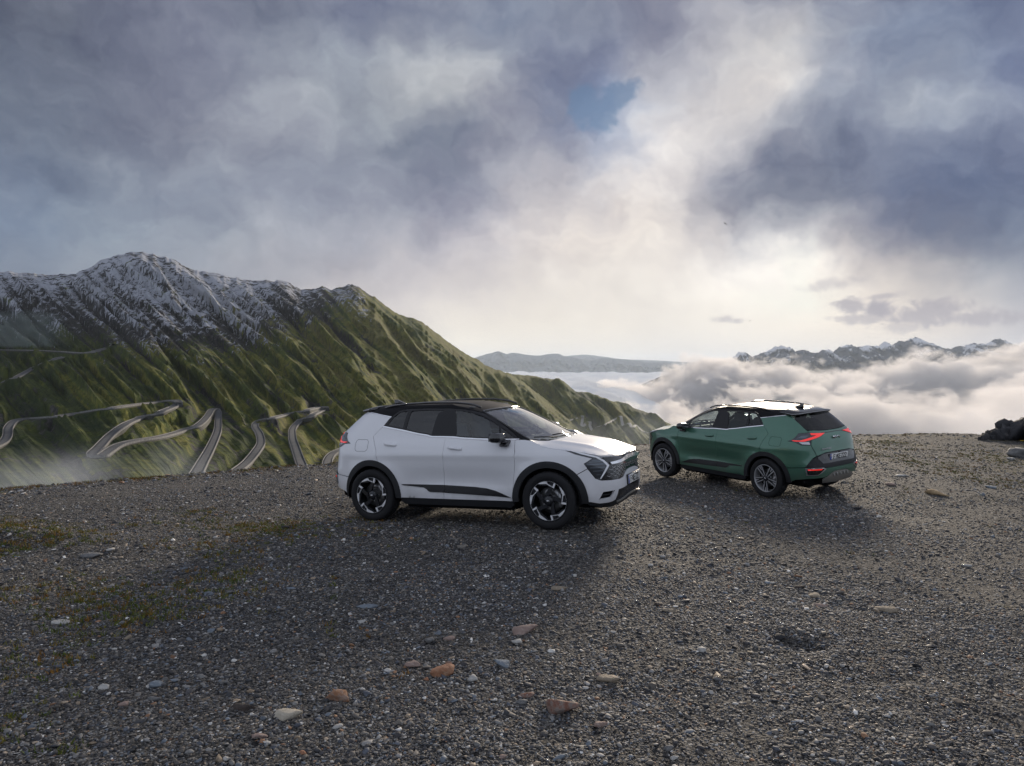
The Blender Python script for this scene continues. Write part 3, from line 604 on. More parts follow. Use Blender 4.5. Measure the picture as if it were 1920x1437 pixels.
def skin_pt(kind, s, z, rear=False):
    """s: signed distance round the skin from the front centre (or rear centre), + = left"""
    s = np.asarray(s, float); sg = np.where(s < 0, -1.0, 1.0); a = np.abs(s)
    if rear: a = SREF[kind][1] - a
    x, y = skin(kind, np.interp(a, SREF[kind][0], T_), z)
    return np.stack([x, y * sg, np.asarray(z, float) + 0 * x], -1)
def s_of(kind, z, x=None, y=None, rear=False):
    X, Y = skin(kind, T_, np.full_like(T_, z)); s = SREF[kind][0]
    if x is not None:
        v = float(np.interp(-x, -X, s)); return SREF[kind][1] - v if rear else v
    h = len(T_) // 2
    if rear:
        v = float(np.interp(abs(y), Y[::-1][:h], (SREF[kind][1] - s[::-1])[:h]))
    else:
        v = float(np.interp(abs(y), Y[:h], s[:h]))
    return math.copysign(v, y)
# ------------------------------------------------------------------ panel cutter
def in_poly(P, poly):
    x, y = P[:, 0], P[:, 1]; ins = np.zeros(len(P), bool); n = len(poly)
    for i in range(n):
        x1, y1 = poly[i]; x2, y2 = poly[i - 1]
        c = ((y1 > y) != (y2 > y)) & (x < (x2 - x1) * (y - y1) / (y2 - y1 + 1e-15) + x1); ins ^= c
    return ins
def densify(poly, st):
    out = []
    for i in range(len(poly)):
        a, b = np.array(poly[i]), np.array(poly[(i + 1) % len(poly)]); n = max(1, int(math.ceil(np.linalg.norm(b - a) / st)))
        for k in range(n): out.append(a + (b - a) * k / n)
    return np.array(out)
def inset(poly, g):
    """move an outline inwards by g (negative: outwards)"""
    p = np.array(poly, float); ar = .5 * np.sum(p[:, 0] * np.roll(p[:, 1], -1) - np.roll(p[:, 0], -1) * p[:, 1])
    if ar < 0: p = p[::-1]
    e = np.roll(p, -1, 0) - p; e /= np.linalg.norm(e, axis=1)[:, None] + 1e-12
    nrm = np.stack([-e[:, 1], e[:, 0]], 1); nv = nrm + np.roll(nrm, 1, 0); l = np.linalg.norm(nv, axis=1)[:, None]
    nv = nv / np.maximum(l, .5) ; sc = 1 / np.maximum(np.sum(nv * nrm, 1), .5)
    return p + nv * (g * sc)[:, None]
def cdt_fill(outer, holes, step, zs=1.0):
    S = np.array([1, zs]); O = densify(np.array(outer) * S, step); H = [densify(np.array(h) * S, step) for h in holes]
    lo, hi = O.min(0), O.max(0); gs = step * 1.05
    X, Y = np.meshgrid(np.arange(lo[0], hi[0], gs), np.arange(lo[1], hi[1], gs * .9)); X = X + (np.arange(X.shape[0]) % 2)[:, None] * gs * .5
    G = np.stack([X.ravel(), Y.ravel()], 1); keep = in_poly(G, O)
    for h in H: keep &= ~in_poly(G, h)
    G = G[keep]; B = np.vstack([O] + H)
    if len(G):
        d = np.sqrt(((G[:, None] - B[None]) ** 2).sum(-1)).min(1); G = G[d > gs * .55]
    edges = []; k = 0
    for L in [O] + H:
        edges += [(k + i, k + (i + 1) % len(L)) for i in range(len(L))]; k += len(L)
    pts = [Vector((float(a), float(b))) for a, b in np.vstack([B, G])]
    v, e, f, *_ = delaunay_2d_cdt(pts, edges, [], 0, 1e-7)
    v = np.array([(p.x, p.y) for p in v]); f = np.array([q for q in f if len(q) == 3])
    c = v[f].mean(1); keep = in_poly(c, O)
    for h in H: keep &= ~in_poly(c, h)
    return v / S, f[keep]
class Skin2:
    def __init__(s, kind, rear=False): s.kind, s.rear = kind, rear
    def s(s_, p):
        x, y, z = p
        if y is None: return (s_of(s_.kind, z, x=x, rear=s_.rear), z)
        if x is None: return (s_of(s_.kind, z, y=y, rear=s_.rear), z)
        X, Y = skin(s_.kind, T_, np.full_like(T_, z)); i = int(np.argmin((X - x) ** 2 + (Y - abs(y)) ** 2)); v = SREF[s_.kind][0][i]
        return (math.copysign(SREF[s_.kind][1] - v if s_.rear else v, y if y else 1), z)
    def pt(s, q): return skin_pt(s.kind, q[:, 0], q[:, 1], s.rear)
    def nrm(s, q):
        e = 2e-3; a = s.pt(q + [e, 0]) - s.pt(q - [e, 0]); b = s.pt(q + [0, e]) - s.pt(q - [0, e])
        n = np.cross(a, b); n /= np.linalg.norm(n, axis=1)[:, None] + 1e-12
        if s.rear: n = -n
        return n
BODY, BODYR, CAB, CABR = Skin2('body'), Skin2('body', True), Skin2('cabin'), Skin2('cabin', True)
class Bonnet:
    E_ = np.array([(1.00,.825,1.135),(1.086,.83,1.128),(1.173,.849,1.083),(1.264,.863,1.038),(1.41,.852,1.013),(1.571,.834,.989),(1.773,.793,.961),(1.90,.752,.935),(2.026,.687,.908),(2.119,.583,.899),(2.174,.453,.887),(2.195,.36,.878),(2.206,.236,.870),(2.212,.05,.868),(2.2125,.0,.868)])
    E_[:, 0] -= .06 * np.clip((E_[:, 0] - 1.6) / .6, 0, 1)
    zc = staticmethod(pchip([(1.0,1.14),(1.28,1.098),(1.5,1.068),(1.8,1.018),(1.95,.968),(2.045,.932),(2.112,.897),(2.1525,.868)]))
    def s(s_, p): return (p[0], p[1])
    def pt(s, q):
        x, y = q[:, 0], q[:, 1]; ye = np.maximum(np.interp(x, s.E_[:, 0], s.E_[:, 1]), .02); ze = np.interp(x, s.E_[:, 0], s.E_[:, 2]); zc = s.zc(x)
        r = np.clip(np.abs(y) / ye, 0, 1); z = ze + (zc - ze) * (1 - r ** 2.4)
        z = z + .012 * np.exp(-((np.abs(y) - .50 + .10 * (x - 1.3)) / .07) ** 2) * np.clip((2.1 - x) / .3, 0, 1) * np.clip((x - 1.2) / .2, 0, 1)
        return np.stack([x, y, z], -1)
    def nrm(s, q):
        e = 3e-3; a = s.pt(q + [e, 0]) - s.pt(q - [e, 0]); b = s.pt(q + [0, e]) - s.pt(q - [0, e]); n = np.cross(a, b); return n / (np.linalg.norm(n, axis=1)[:, None] + 1e-12)
BON = Bonnet()
def panel(sk, pts, holes=(), off=0.0, thick=.014, gap=.0028, step=.04, zs=1.0, dom=False, mirror=False):
    """cut one panel from a skin -> (verts, faces, n_top_faces)"""
    q = [p if dom else sk.s(p) for p in pts]; hs = [[p if dom else sk.s(p) for p in h] for h in holes]
    q = inset(densify(np.array(q), .03), gap) if gap else np.array(q)
    v, f = cdt_fill(q, hs, step, zs)
    P = sk.pt(v); N = sk.nrm(v); top = P + N * off
    a = top[f]; fn = np.cross(a[:, 1] - a[:, 0], a[:, 2] - a[:, 0]); flip = np.sum(fn * N[f].mean(1), 1) < 0
    f = np.where(flip[:, None], f[:, ::-1], f)
    faces = [tuple(int(i) for i in t) for t in f]; verts = top
    if thick:
        cnt = {}
        for t in faces:
            for i in range(3):
                e = (t[i], t[(i + 1) % 3]); cnt[e] = cnt.get(e, 0) + 1
        bd = [e for e in cnt if (e[1], e[0]) not in cnt]; ids = sorted({i for e in bd for i in e})
        r1 = {i: len(verts) + k for k, i in enumerate(ids)}; n0 = len(verts) + len(ids); r2 = {i: n0 + k for k, i in enumerate(ids)}
        verts = np.vstack([verts, top[ids], top[ids] - N[ids] * thick])
        nt_ = len(faces)
        faces += [(r1[b], r1[a_], r2[a_], r2[b]) for a_, b in bd]
    if mirror:
        verts = verts * np.array([1, -1, 1]); faces = [t[::-1] for t in faces]
    return verts, faces
def mesh_of(name, parts):
    V = []; F = []; k = 0
    for v, f in parts:
        V += [tuple(map(float, p)) for p in v]; F += [tuple(i + k for i in t) for t in f]; k = len(V)
    me = bpy.data.meshes.new(name); me.from_pydata(V, [], F); me.update()
    me.polygons.foreach_set('use_smooth', np.ones(len(F), dtype=bool)); return me
def MIR(p): return [(x, None if y is None else -y, z) for x, y, z in p]
def sym(half):
    """left half outline from centre to centre -> whole outline"""
    return list(half) + [(x, -y, z) for x, y, z in half[::-1] if abs(y) > 1e-6]
def arc(wx, R, a0, a1, n=26, z0=.37):
    return [(wx + R * math.cos(math.radians(a)), None, z0 + R * math.sin(math.radians(a))) for a in np.linspace(a0, a1, n)]
# primitive builders --------------------------------------------------
def lathe(prof_, n=48, axis='y', arc_=None):
    """prof_: (radius, along-axis) rows"""
    A = np.linspace(0, 2 * math.pi, n, endpoint=False); V = []
    for r, y in prof_:
        V.append(np.stack([r * np.cos(A), np.full(n, y), r * np.sin(A)], 1))
    V = np.array(V); m = len(prof_); F = []
    for i in range(m - 1):
        for j in range(n): F.append((i * n + j, i * n + (j + 1) % n, (i + 1) * n + (j + 1) % n, (i + 1) * n + j))
    return V.reshape(-1, 3), F
def prism(poly, y0, y1, swap=None):
    """polygon in x,z pushed along y"""
    p = np.array(poly, float); ar = np.sum(p[:, 0] * np.roll(p[:, 1], -1) - np.roll(p[:, 0], -1) * p[:, 1])
    if ar < 0: p = p[::-1]
    n = len(p); V = np.vstack([np.c_[p[:, 0], np.full(n, y0), p[:, 1]], np.c_[p[:, 0], np.full(n, y1), p[:, 1]]])
    F = [tuple(range(n)), tuple(range(2 * n - 1, n - 1, -1))] + [(i, n + i, n + (i + 1) % n, (i + 1) % n) for i in range(n)]
    return V, F
def rbox(c, size, bev=.02, rot=None, seg=2):
    bm = bmesh.new(); bmesh.ops.create_cube(bm, size=1, matrix=Matrix.Diagonal((*size, 1)))
    if bev: bmesh.ops.bevel(bm, geom=bm.edges[:], offset=min(bev, min(size) * .45), segments=seg, affect='EDGES', profile=.5)
    M = Matrix.Translation(c) @ (Euler(rot).to_matrix().to_4x4() if rot else Matrix()); bm.transform(M)
    bm.verts.ensure_lookup_table(); bm.verts.index_update()
    V = np.array([v.co[:] for v in bm.verts]); F = [tuple(v.index for v in f.verts) for f in bm.faces]; bm.free(); return V, F
def tube(path, r, n=8, ry=None):
    P = np.array(path, float); T = np.gradient(P, axis=0); T /= np.linalg.norm(T, axis=1)[:, None]; up = np.array([0, 0, 1.0]); V = []
    for p, t in zip(P, T):
        a = np.cross(t, up); a /= np.linalg.norm(a) + 1e-9; b = np.cross(a, t)
        for k in range(n):
            an = 2 * math.pi * k / n; V.append(p + a * r * math.cos(an) + b * (ry or r) * math.sin(an))
    F = [(i * n + k, i * n + (k + 1) % n, (i + 1) * n + (k + 1) % n, (i + 1) * n + k) for i in range(len(P) - 1) for k in range(n)]
    F += [tuple(range(n))[::-1], tuple((len(P) - 1) * n + k for k in range(n))]
    return np.array(V), F
# letters as strokes (grid 4 x 6), each stroke a thin raised bar ------------------------------------
GL = {'F': [((0,0),(0,6)),((0,6),(3.2,6)),((0,3.2),(2.6,3.2))], 'K': [((0,0),(0,6)),((0,2.6),(3.2,6)),((1.1,3.6),(3.4,0))],
      'E': [((0,0),(0,6)),((0,6),(3.2,6)),((0,3.1),(2.7,3.1)),((0,0),(3.2,0))], '7': [((0,6),(3.3,6)),((3.3,6),(1.2,0))],
      '2': [((0,5),(.6,6)),((.6,6),(2.6,6)),((2.6,6),(3.3,5)),((3.3,5),(3.2,3.9)),((3.2,3.9),(0,0)),((0,0),(3.3,0))],
      'S': [((3.2,5.2),(2.5,6)),((2.5,6),(.7,6)),((.7,6),(0,5)),((0,5),(.5,3.4)),((.5,3.4),(2.8,2.7)),((2.8,2.7),(3.2,1)),((3.2,1),(2.5,0)),((2.5,0),(.6,0)),((.6,0),(0,.8))],
      'P': [((0,0),(0,6)),((0,6),(2.6,6)),((2.6,6),(3.2,4.6)),((3.2,4.6),(2.6,3)),((2.6,3),(0,3))],
      'O': [((.7,0),(0,1)),((0,1),(0,5)),((0,5),(.7,6)),((.7,6),(2.6,6)),((2.6,6),(3.3,5)),((3.3,5),(3.3,1)),((3.3,1),(2.6,0)),((2.6,0),(.7,0))],
      'R': [((0,0),(0,6)),((0,6),(2.6,6)),((2.6,6),(3.2,4.6)),((3.2,4.6),(2.6,3)),((2.6,3),(0,3)),((1.5,3),(3.3,0))],
      'T': [((0,6),(3.6,6)),((1.8,6),(1.8,0))], 'A': [((0,0),(1.8,6)),((1.8,6),(3.6,0)),((.7,2),(2.9,2))],
      'G': [((3.3,5),(2.6,6)),((2.6,6),(.7,6)),((.7,6),(0,5)),((0,5),(0,1)),((0,1),(.7,0)),((.7,0),(2.6,0)),((2.6,0),(3.3,1)),((3.3,1),(3.3,2.9)),((3.3,2.9),(1.9,2.9))],
      'KN': [((0,0),(0,6)),((0,1.0),(3.6,6)),((1.6,3.4),(4.2,0)),((4.2,0),(4.2,6)),((4.2,.2),(8.4,6)),((8.4,6),(8.4,6)),((4.2,6),(4.2,0)),((8.4,6),(11.6,0))],
      'D': [((1.6,3.9),(1.6,4.9)),((1.6,1.6),(1.6,2.6))]}
def strokes(txt, h, pitch, w, th, x0=0.0):
    """lettering in the plane: x along the line, z up, raised towards -y by th"""
    out = []; x = x0; u = h / 6
    for ch in txt:
        for (a, b) in GL[ch]:
            a, b = np.array(a) * u + [x, 0], np.array(b) * u + [x, 0]; d = b - a; L = np.linalg.norm(d)
            if L < 1e-6: continue
            d = d / L * w * .5; n = np.array([-d[1], d[0]])
            out.append(prism([a - d + n, a - d - n, b + d - n, b + d + n], -th, 0))
        x += (12.2 * u if ch == 'KN' else 2.2 * u + pitch * .35 if ch == 'D' else pitch)
    return out, x - x0
# ------------------------------------------------------------------ car materials
def plain(name, col, rough=.5, metal=0.0, coat=0.0, spec=.5, coat_r=.03):
    m, nt, bs = new_mat(name); bs.inputs['Base Color'].default_value = (*col, 1); bs.inputs['Roughness'].default_value = rough; bs.inputs['Metallic'].default_value = metal
    bs.inputs['Coat Weight'].default_value = coat; bs.inputs['Coat Roughness'].default_value = coat_r; bs.inputs['Specular IOR Level'].default_value = spec
    return m
def paint(name, col, flake, metal):
    m, nt, bs = new_mat(name); tc = nn(nt, 'ShaderNodeTexCoord').outputs['Object']
    vo = nn(nt, 'ShaderNodeTexVoronoi', ins={0: tc, 'Scale': 900.0}); cs = nn(nt, 'ShaderNodeSeparateColor', ins={0: vo.outputs['Color']})
    dust = maprange(nt, noise(nt, tc, 2.2, 4, .6), .35, .75, 0, 1)
    sz = nn(nt, 'ShaderNodeSeparateXYZ', ins={0: tc}).outputs[2]
    low = mth(nt, 'MULTIPLY', maprange(nt, sz, .75, .28, 0, 1, True), mth(nt, 'MULTIPLY', dust, .42))
    c = mixc(nt, mth(nt, 'MULTIPLY', cs.outputs[0], flake), col, tuple(min(1, x * 1.5) for x in col))
    c = mixc(nt, low, c, (.20, .18, .16)); nt.links.new(c, bs.inputs['Base Color'])
    bs.inputs['Metallic'].default_value = metal; bs.inputs['Roughness'].default_value = .38 if metal else .45
    bs.inputs['Coat Weight'].default_value = 1.0; bs.inputs['Coat IOR'].default_value = 1.5
    nt.links.new(mth(nt, 'ADD', mth(nt, 'MULTIPLY', low, .8), .04), bs.inputs['Coat Roughness'])
    return m
def glass_mat(name, tint, refl=.0):
    m = bpy.data.materials.new(name); m.use_nodes = True; nt = m.node_tree; nt.nodes.clear(); out = nn(nt, 'ShaderNodeOutputMaterial')
    lw = nn(nt, 'ShaderNodeLayerWeight', ins={0: .5}).outputs['Facing']; fr = mth(nt, 'MULTIPLY_ADD', mth(nt, 'POWER', lw, 5.0), .95, .045); t = nn(nt, 'ShaderNodeBsdfTransparent', ins={0: (*tint, 1)}); g = nn(nt, 'ShaderNodeBsdfGlossy', ins={0: (1, 1, 1, 1), 'Roughness': .015})
    f = mth(nt, 'ADD', fr, refl, clamp=True)
    nt.links.new(nn(nt, 'ShaderNodeMixShader', ins={0: f, 1: t.outputs[0], 2: g.outputs[0]}).outputs[0], out.inputs[0]); return m
M_WHITE = paint('pearl_white_paint', (.74, .74, .77), .10, 0.0)
M_GREEN = paint('metallic_green_paint', (.058, .155, .108), .35, .5)
M_BLACK = plain('gloss_black', (.010, .010, .012), .16, 0, .8, .5)
M_ROOF = plain('black_roof_paint', (.014, .014, .016), .5, 0, 0, .07, .10)
M_FRAME = plain('window_frame_black', (.012, .012, .014), .35, 0, 0, .35)
M_SATIN = plain('black_cladding', (.017, .018, .021), .55, 0, 0, .4)
M_RUB = plain('tyre_rubber', (.014, .014, .016), .78, 0, 0, .35)
M_DARK = plain('underbody_black', (.006, .006, .007), .9, 0, 0, .1)
M_CHROME = plain('bright_trim', (.80, .80, .82), .16, 1.0)
M_SATCHR = plain('satin_trim', (.42, .42, .43), .34, 1.0)
M_SILV = plain('diamond_cut_face', (.82, .82, .84), .35, .25)
M_GUN = plain('gunmetal_face', (.42, .425, .44), .32, .4)
M_DRIM = plain('dark_rim', (.020, .021, .026), .35, .3, .3)
M_DISC = plain('brake_steel', (.30, .30, .31), .38, .9)
M_LENS = plain('dark_lens', (.035, .040, .050), .12, .2, 1.0)
M_SLAT = plain('lamp_slat', (.13, .15, .18), .2, .5, .6)
M_DRL = plain('white_light_guide', (.88, .89, .92), .2, 0, 1.0)
M_WLENS = plain('clear_lens', (.62, .62, .65), .12, .1, 1.0)
M_RED = plain('red_lens', (.48, .012, .012), .14, 0, 1.0)
rdm, nt, bs = new_mat('lit_red_lens'); bs.inputs['Base Color'].default_value = (.55, .012, .012, 1); bs.inputs['Roughness'].default_value = .15; bs.inputs['Coat Weight'].default_value = 1
bs.inputs['Emission Color'].default_value = (1, .030, .018, 1); bs.inputs['Emission Strength'].default_value = .55
M_REDLIT = rdm
M_GLASS = glass_mat('clear_window_glass', (.80, .88, .89), .035); M_WIND = glass_mat('windscreen_glass', (.60, .66, .65), .20); M_PRIV = glass_mat('tinted_window_glass', (.045, .050, .055), .03); M_PRIVG = glass_mat('half_tinted_window_glass', (.50, .58, .58))
M_SEAT = plain('seat_cloth', (.075, .080, .092), .8); M_TRIMIN = plain('cabin_plastic', (.026, .027, .031), .7)
M_PLATE = plain('plate_white', (.78, .78, .76), .35); M_INK = plain('plate_ink', (.012, .012, .014), .5); M_BLUE = plain('plate_blue', (.010, .045, .34), .4); M_YEL = plain('plate_yellow', (.75, .55, .03), .4)
M_SKID = plain('skid_plate_silver', (.36, .35, .33), .42, .7)

# ------------------------------------------------------------------ panel outlines (left side; x forward, y left, z up)
N_ = None
BELT = [(-1.204,N_,1.322),(-.842,N_,1.264),(-.574,N_,1.214),(-.36,N_,1.188),(-.167,N_,1.173),(.12,N_,1.155),(.418,N_,1.142),(.70,N_,1.134),(.925,N_,1.132)]
DLO_TOP = [(.835,N_,1.198),(.675,N_,1.298),(.513,N_,1.392),(.38,N_,1.455),(.21,N_,1.507),(.04,N_,1.534),(-.135,N_,1.547),(-.512,N_,1.556),(-.80,N_,1.554),(-.90,N_,1.549),(-.981,N_,1.530),(-1.069,N_,1.470),(-1.14,N_,1.40)]
AFR, ARR = 1.34, -1.34; RO, RI = .485, .408
def below(p, d): return [(x, y, z - d) for x, y, z in p]
SPLIT = [(-.165,N_,1.172),(-.172,N_,1.05),(-.19,N_,.93),(-.20,N_,.62),(-.218,N_,.338)]
FCUT = [(.830,N_,.338),(.868,N_,.60),(.894,N_,.92),(.89,N_,1.124)]
RCUT = [(-1.215,N_,.839),(-1.248,N_,.996),(-1.30,N_,1.10),(-1.343,N_,1.184),(-1.204,N_,1.318)]
O_FDOOR = SPLIT[::-1] + [(x, y, z - .006) for x, y, z in BELT[5:8]] + [FCUT[3], FCUT[2], FCUT[1], FCUT[0]]
_ra = lambda a: (ARR + RO * math.cos(math.radians(a)), N_, .37 + RO * math.sin(math.radians(a)))
O_RDOOR = RCUT + [(x, y, z - .006) for x, y, z in BELT[1:4]] + SPLIT + [_ra(a) for a in np.linspace(-3.5, 74.5, 17)]
HOODL = [(1.03,.828,1.126),(1.086,.83,1.118),(1.173,.849,1.080),(1.264,.863,1.034),(1.41,.852,1.010),(1.571,.834,.986)]
O_FENDER = FCUT + [(.95,N_,1.128)] + HOODL + [(1.696,.828,.94),(1.902,.772,.881),(1.80,.814,.818),(1.842,.80,.757),(1.700,.851,.680)] + arc(AFR, RO, 40.7, 183.5)
HL_LOW = [(1.80,.814,.818),(1.842,.80,.757),(1.93,.769,.636),(1.995,.735,.607)]
O_FBUMP = sym([(2.24,0,.69),(2.236,.17,.684),(2.23,.27,.66),(2.215,.36,.612),(2.188,.46,.598),(2.10,.62,.597),(1.995,.735,.603),(1.93,.769,.632),(1.842,.80,.753),(1.70,.851,.677)] +
      [(p[0], .9, p[2]) for p in arc(AFR, RO, 39, -4, 12)] + [(1.86,.777,.334),(1.96,.721,.309),(2.06,.65,.312),(2.117,.599,.322),(2.15,.565,.34),(2.194,.526,.464),(2.23,.25,.482),(2.243,0,.488)])
H_INT = [(2.017,.721,.457),(2.157,.595,.466),(2.103,.639,.374),(1.955,.738,.360)]
O_HEAD = [(1.571,.834,.986),(1.773,.793,.958),(1.965,.731,.905),(2.049,.688,.854),(2.105,.648,.784),(2.057,.694,.711),(1.995,.735,.606),(1.93,.769,.636),(1.80,.814,.818),(1.902,.772,.881),(1.696,.828,.94)]
O_DRL = [(1.64,.826,.976),(1.773,.793,.952),(1.965,.731,.899),(2.045,.692,.848),(2.097,.652,.784),(2.052,.696,.708),(1.995,.735,.622),(1.985,.742,.628),(2.028,.710,.706),(2.070,.680,.780),(2.022,.708,.838),(1.940,.744,.888),(1.76,.802,.938)]
O_GTRIM = sym([(2.21,0,.872),(2.205,.236,.868),(2.19,.40,.874),(2.172,.453,.884),(2.118,.583,.897),(2.026,.690,.900),(2.049,.690,.852),(2.103,.648,.786),(2.206,.436,.782),(2.226,.0,.780)])
O_BLADE = sym([(2.213,0,.862),(2.21,.16,.862),(2.203,.27,.846),(2.192,.40,.834),(2.15,.54,.826),(2.104,.640,.820),(2.123,.624,.792),(2.19,.44,.797),(2.215,.22,.812),(2.224,0,.818)])
O_GRILLE = sym([(2.226,0,.782),(2.206,.436,.782),(2.103,.648,.786),(2.057,.690,.711),(1.998,.735,.606),(2.10,.62,.600),(2.188,.46,.601),(2.215,.36,.615),(2.23,.27,.663),(2.236,.17,.687),(2.24,0,.693)])
O_LGRILLE = sym([(2.243,0,.488),(2.23,.25,.482),(2.194,.526,.464),(2.15,.565,.34),(2.20,.44,.345),(2.235,.2,.385),(2.24,0,.39)])
O_FLIP = sym([(2.24,0,.392),(2.235,.2,.387),(2.20,.44,.347),(2.15,.565,.338),(2.117,.599,.320),(2.06,.65,.310),(1.96,.721,.307),(1.86,.777,.330),(1.83,.79,.30),(1.96,.70,.255),(2.10,.58,.250),(2.2,.4,.27),(2.22,0,.30)])
O_FSKID = sym([(2.243,0,.374),(2.238,.2,.370),(2.20,.44,.334),(2.16,.535,.322),(2.16,.53,.304),(2.2,.42,.315),(2.235,.2,.35),(2.24,0,.353)])
WS_EDGE = [(1.07,.748,1.118),(.93,.735,1.20),(.77,.712,1.29),(.60,.68,1.385),(.44,.645,1.46),(.355,.60,1.496)]
WS_TOP = [(.40,.40,1.507),(.415,.2,1.511),(.42,0,1.512)]
O_WS = sym([(1.30,0,1.072),(1.275,.25,1.073),(1.22,.5,1.082),(1.14,.67,1.098)] + WS_EDGE + WS_TOP)
CSTRIP = [(-1.148,N_,1.392),(-1.09,N_,1.452),(-1.37,N_,1.497),(-1.60,N_,1.528)]
SPL_SIDE = (-1.66,.60,1.535)
QUART = RCUT + [(-1.148,N_,1.388),(-1.094,N_,1.449),(-1.37,N_,1.494),(-1.60,N_,1.524),(-1.675,.595,1.522),(-1.80,.588,1.42),(-1.93,.575,1.32),(-2.01,.565,1.262),(-2.03,.555,1.240),
    (-1.889,.672,1.223),(-1.829,.768,1.112),(-1.758,.80,1.083),(-1.878,.764,1.075),(-1.987,.728,1.024),(-2.09,.605,1.024),(-2.14,.565,.90),(-2.161,.545,.830),(-2.134,.615,.790),(-2.09,.68,.70),(-2.058,.725,.632),(-1.95,.79,.621),(-1.819,.837,.611),(-1.764,.86,.609)]
O_QUART = QUART + [(p[0], .9, p[2]) for p in arc(ARR, RO, 150.5, 75, 20)]
O_RBUMP = sym([(-2.245,0,.604),(-2.241,.377,.608),(-2.15,.62,.62),(-2.058,.725,.626),(-1.95,.79,.617),(-1.819,.837,.606),(-1.766,.86,.604)] + [(p[0], .9, p[2]) for p in arc(ARR, RO, 151.5, 183, 10)] +
      [(-1.90,.795,.395),(-2.067,.70,.425),(-2.18,.50,.435),(-2.232,.37,.437),(-2.245,.27,.49),(-2.251,.18,.527),(-2.252,0,.535)])
O_RPANEL = sym([(-2.20,0,.868),(-2.197,.342,.868),(-2.177,.49,.836),(-2.134,.615,.786),(-2.09,.68,.70),(-2.06,.725,.634),(-2.15,.62,.625),(-2.241,.377,.610),(-2.245,0,.607)])
O_GATE = sym([(-2.085,0,1.250),(-2.08,.2,1.252),(-2.07,.34,1.258),(-2.04,.46,1.270),(-2.01,.560,1.266),(-2.03,.552,1.236),(-2.09,.600,1.024),(-2.14,.560,.90),(-2.161,.540,.832),(-2.177,.49,.841),(-2.197,.342,.873),(-2.2,0,.873)])
O_RGLASS = sym([(-1.745,0,1.532),(-1.74,.3,1.532),(-1.675,.588,1.525),(-1.80,.582,1.42),(-1.93,.570,1.32),(-2.005,.560,1.270),(-2.035,.46,1.274),(-2.065,.34,1.262),(-2.08,.2,1.256),(-2.085,0,1.254)])
O_TAIL = [(-2.12,.235,1.212),(-2.08,.40,1.222),(-2.033,.548,1.236),(-1.889,.672,1.223),(-1.829,.768,1.111),(-1.758,.80,1.083),(-1.878,.764,1.076),(-1.987,.728,1.026),(-2.088,.606,1.026),(-2.085,.600,1.105)]
O_RED = [(-1.822,.775,1.100),(-1.96,.713,1.102),(-2.06,.600,1.150),(-2.10,.470,1.186),(-2.06,.552,1.194),(-2.05,.556,1.222),(-2.12,.262,1.209),(-2.085,.590,1.116),(-2.02,.688,1.086),(-1.87,.765,1.084)]
O_TWHT = [(-1.945,.738,1.076),(-2.07,.628,1.080),(-2.083,.618,1.036),(-2.0,.714,1.040)]
O_TSLAT = [(-1.90,.74,1.135),(-2.005,.63,1.145),(-2.035,.590,1.185),(-1.95,.66,1.185)]
O_CLAD = [(-.842,N_,.530),(-.19,N_,.528),(.31,N_,.512),(.47,N_,.498),(.60,N_,.470),(.832,N_,.386),(.61,N_,.398),(.2,N_,.412),(-.33,N_,.430),(-.40,N_,.445),(-.48,N_,.485),(-.80,N_,.512)]

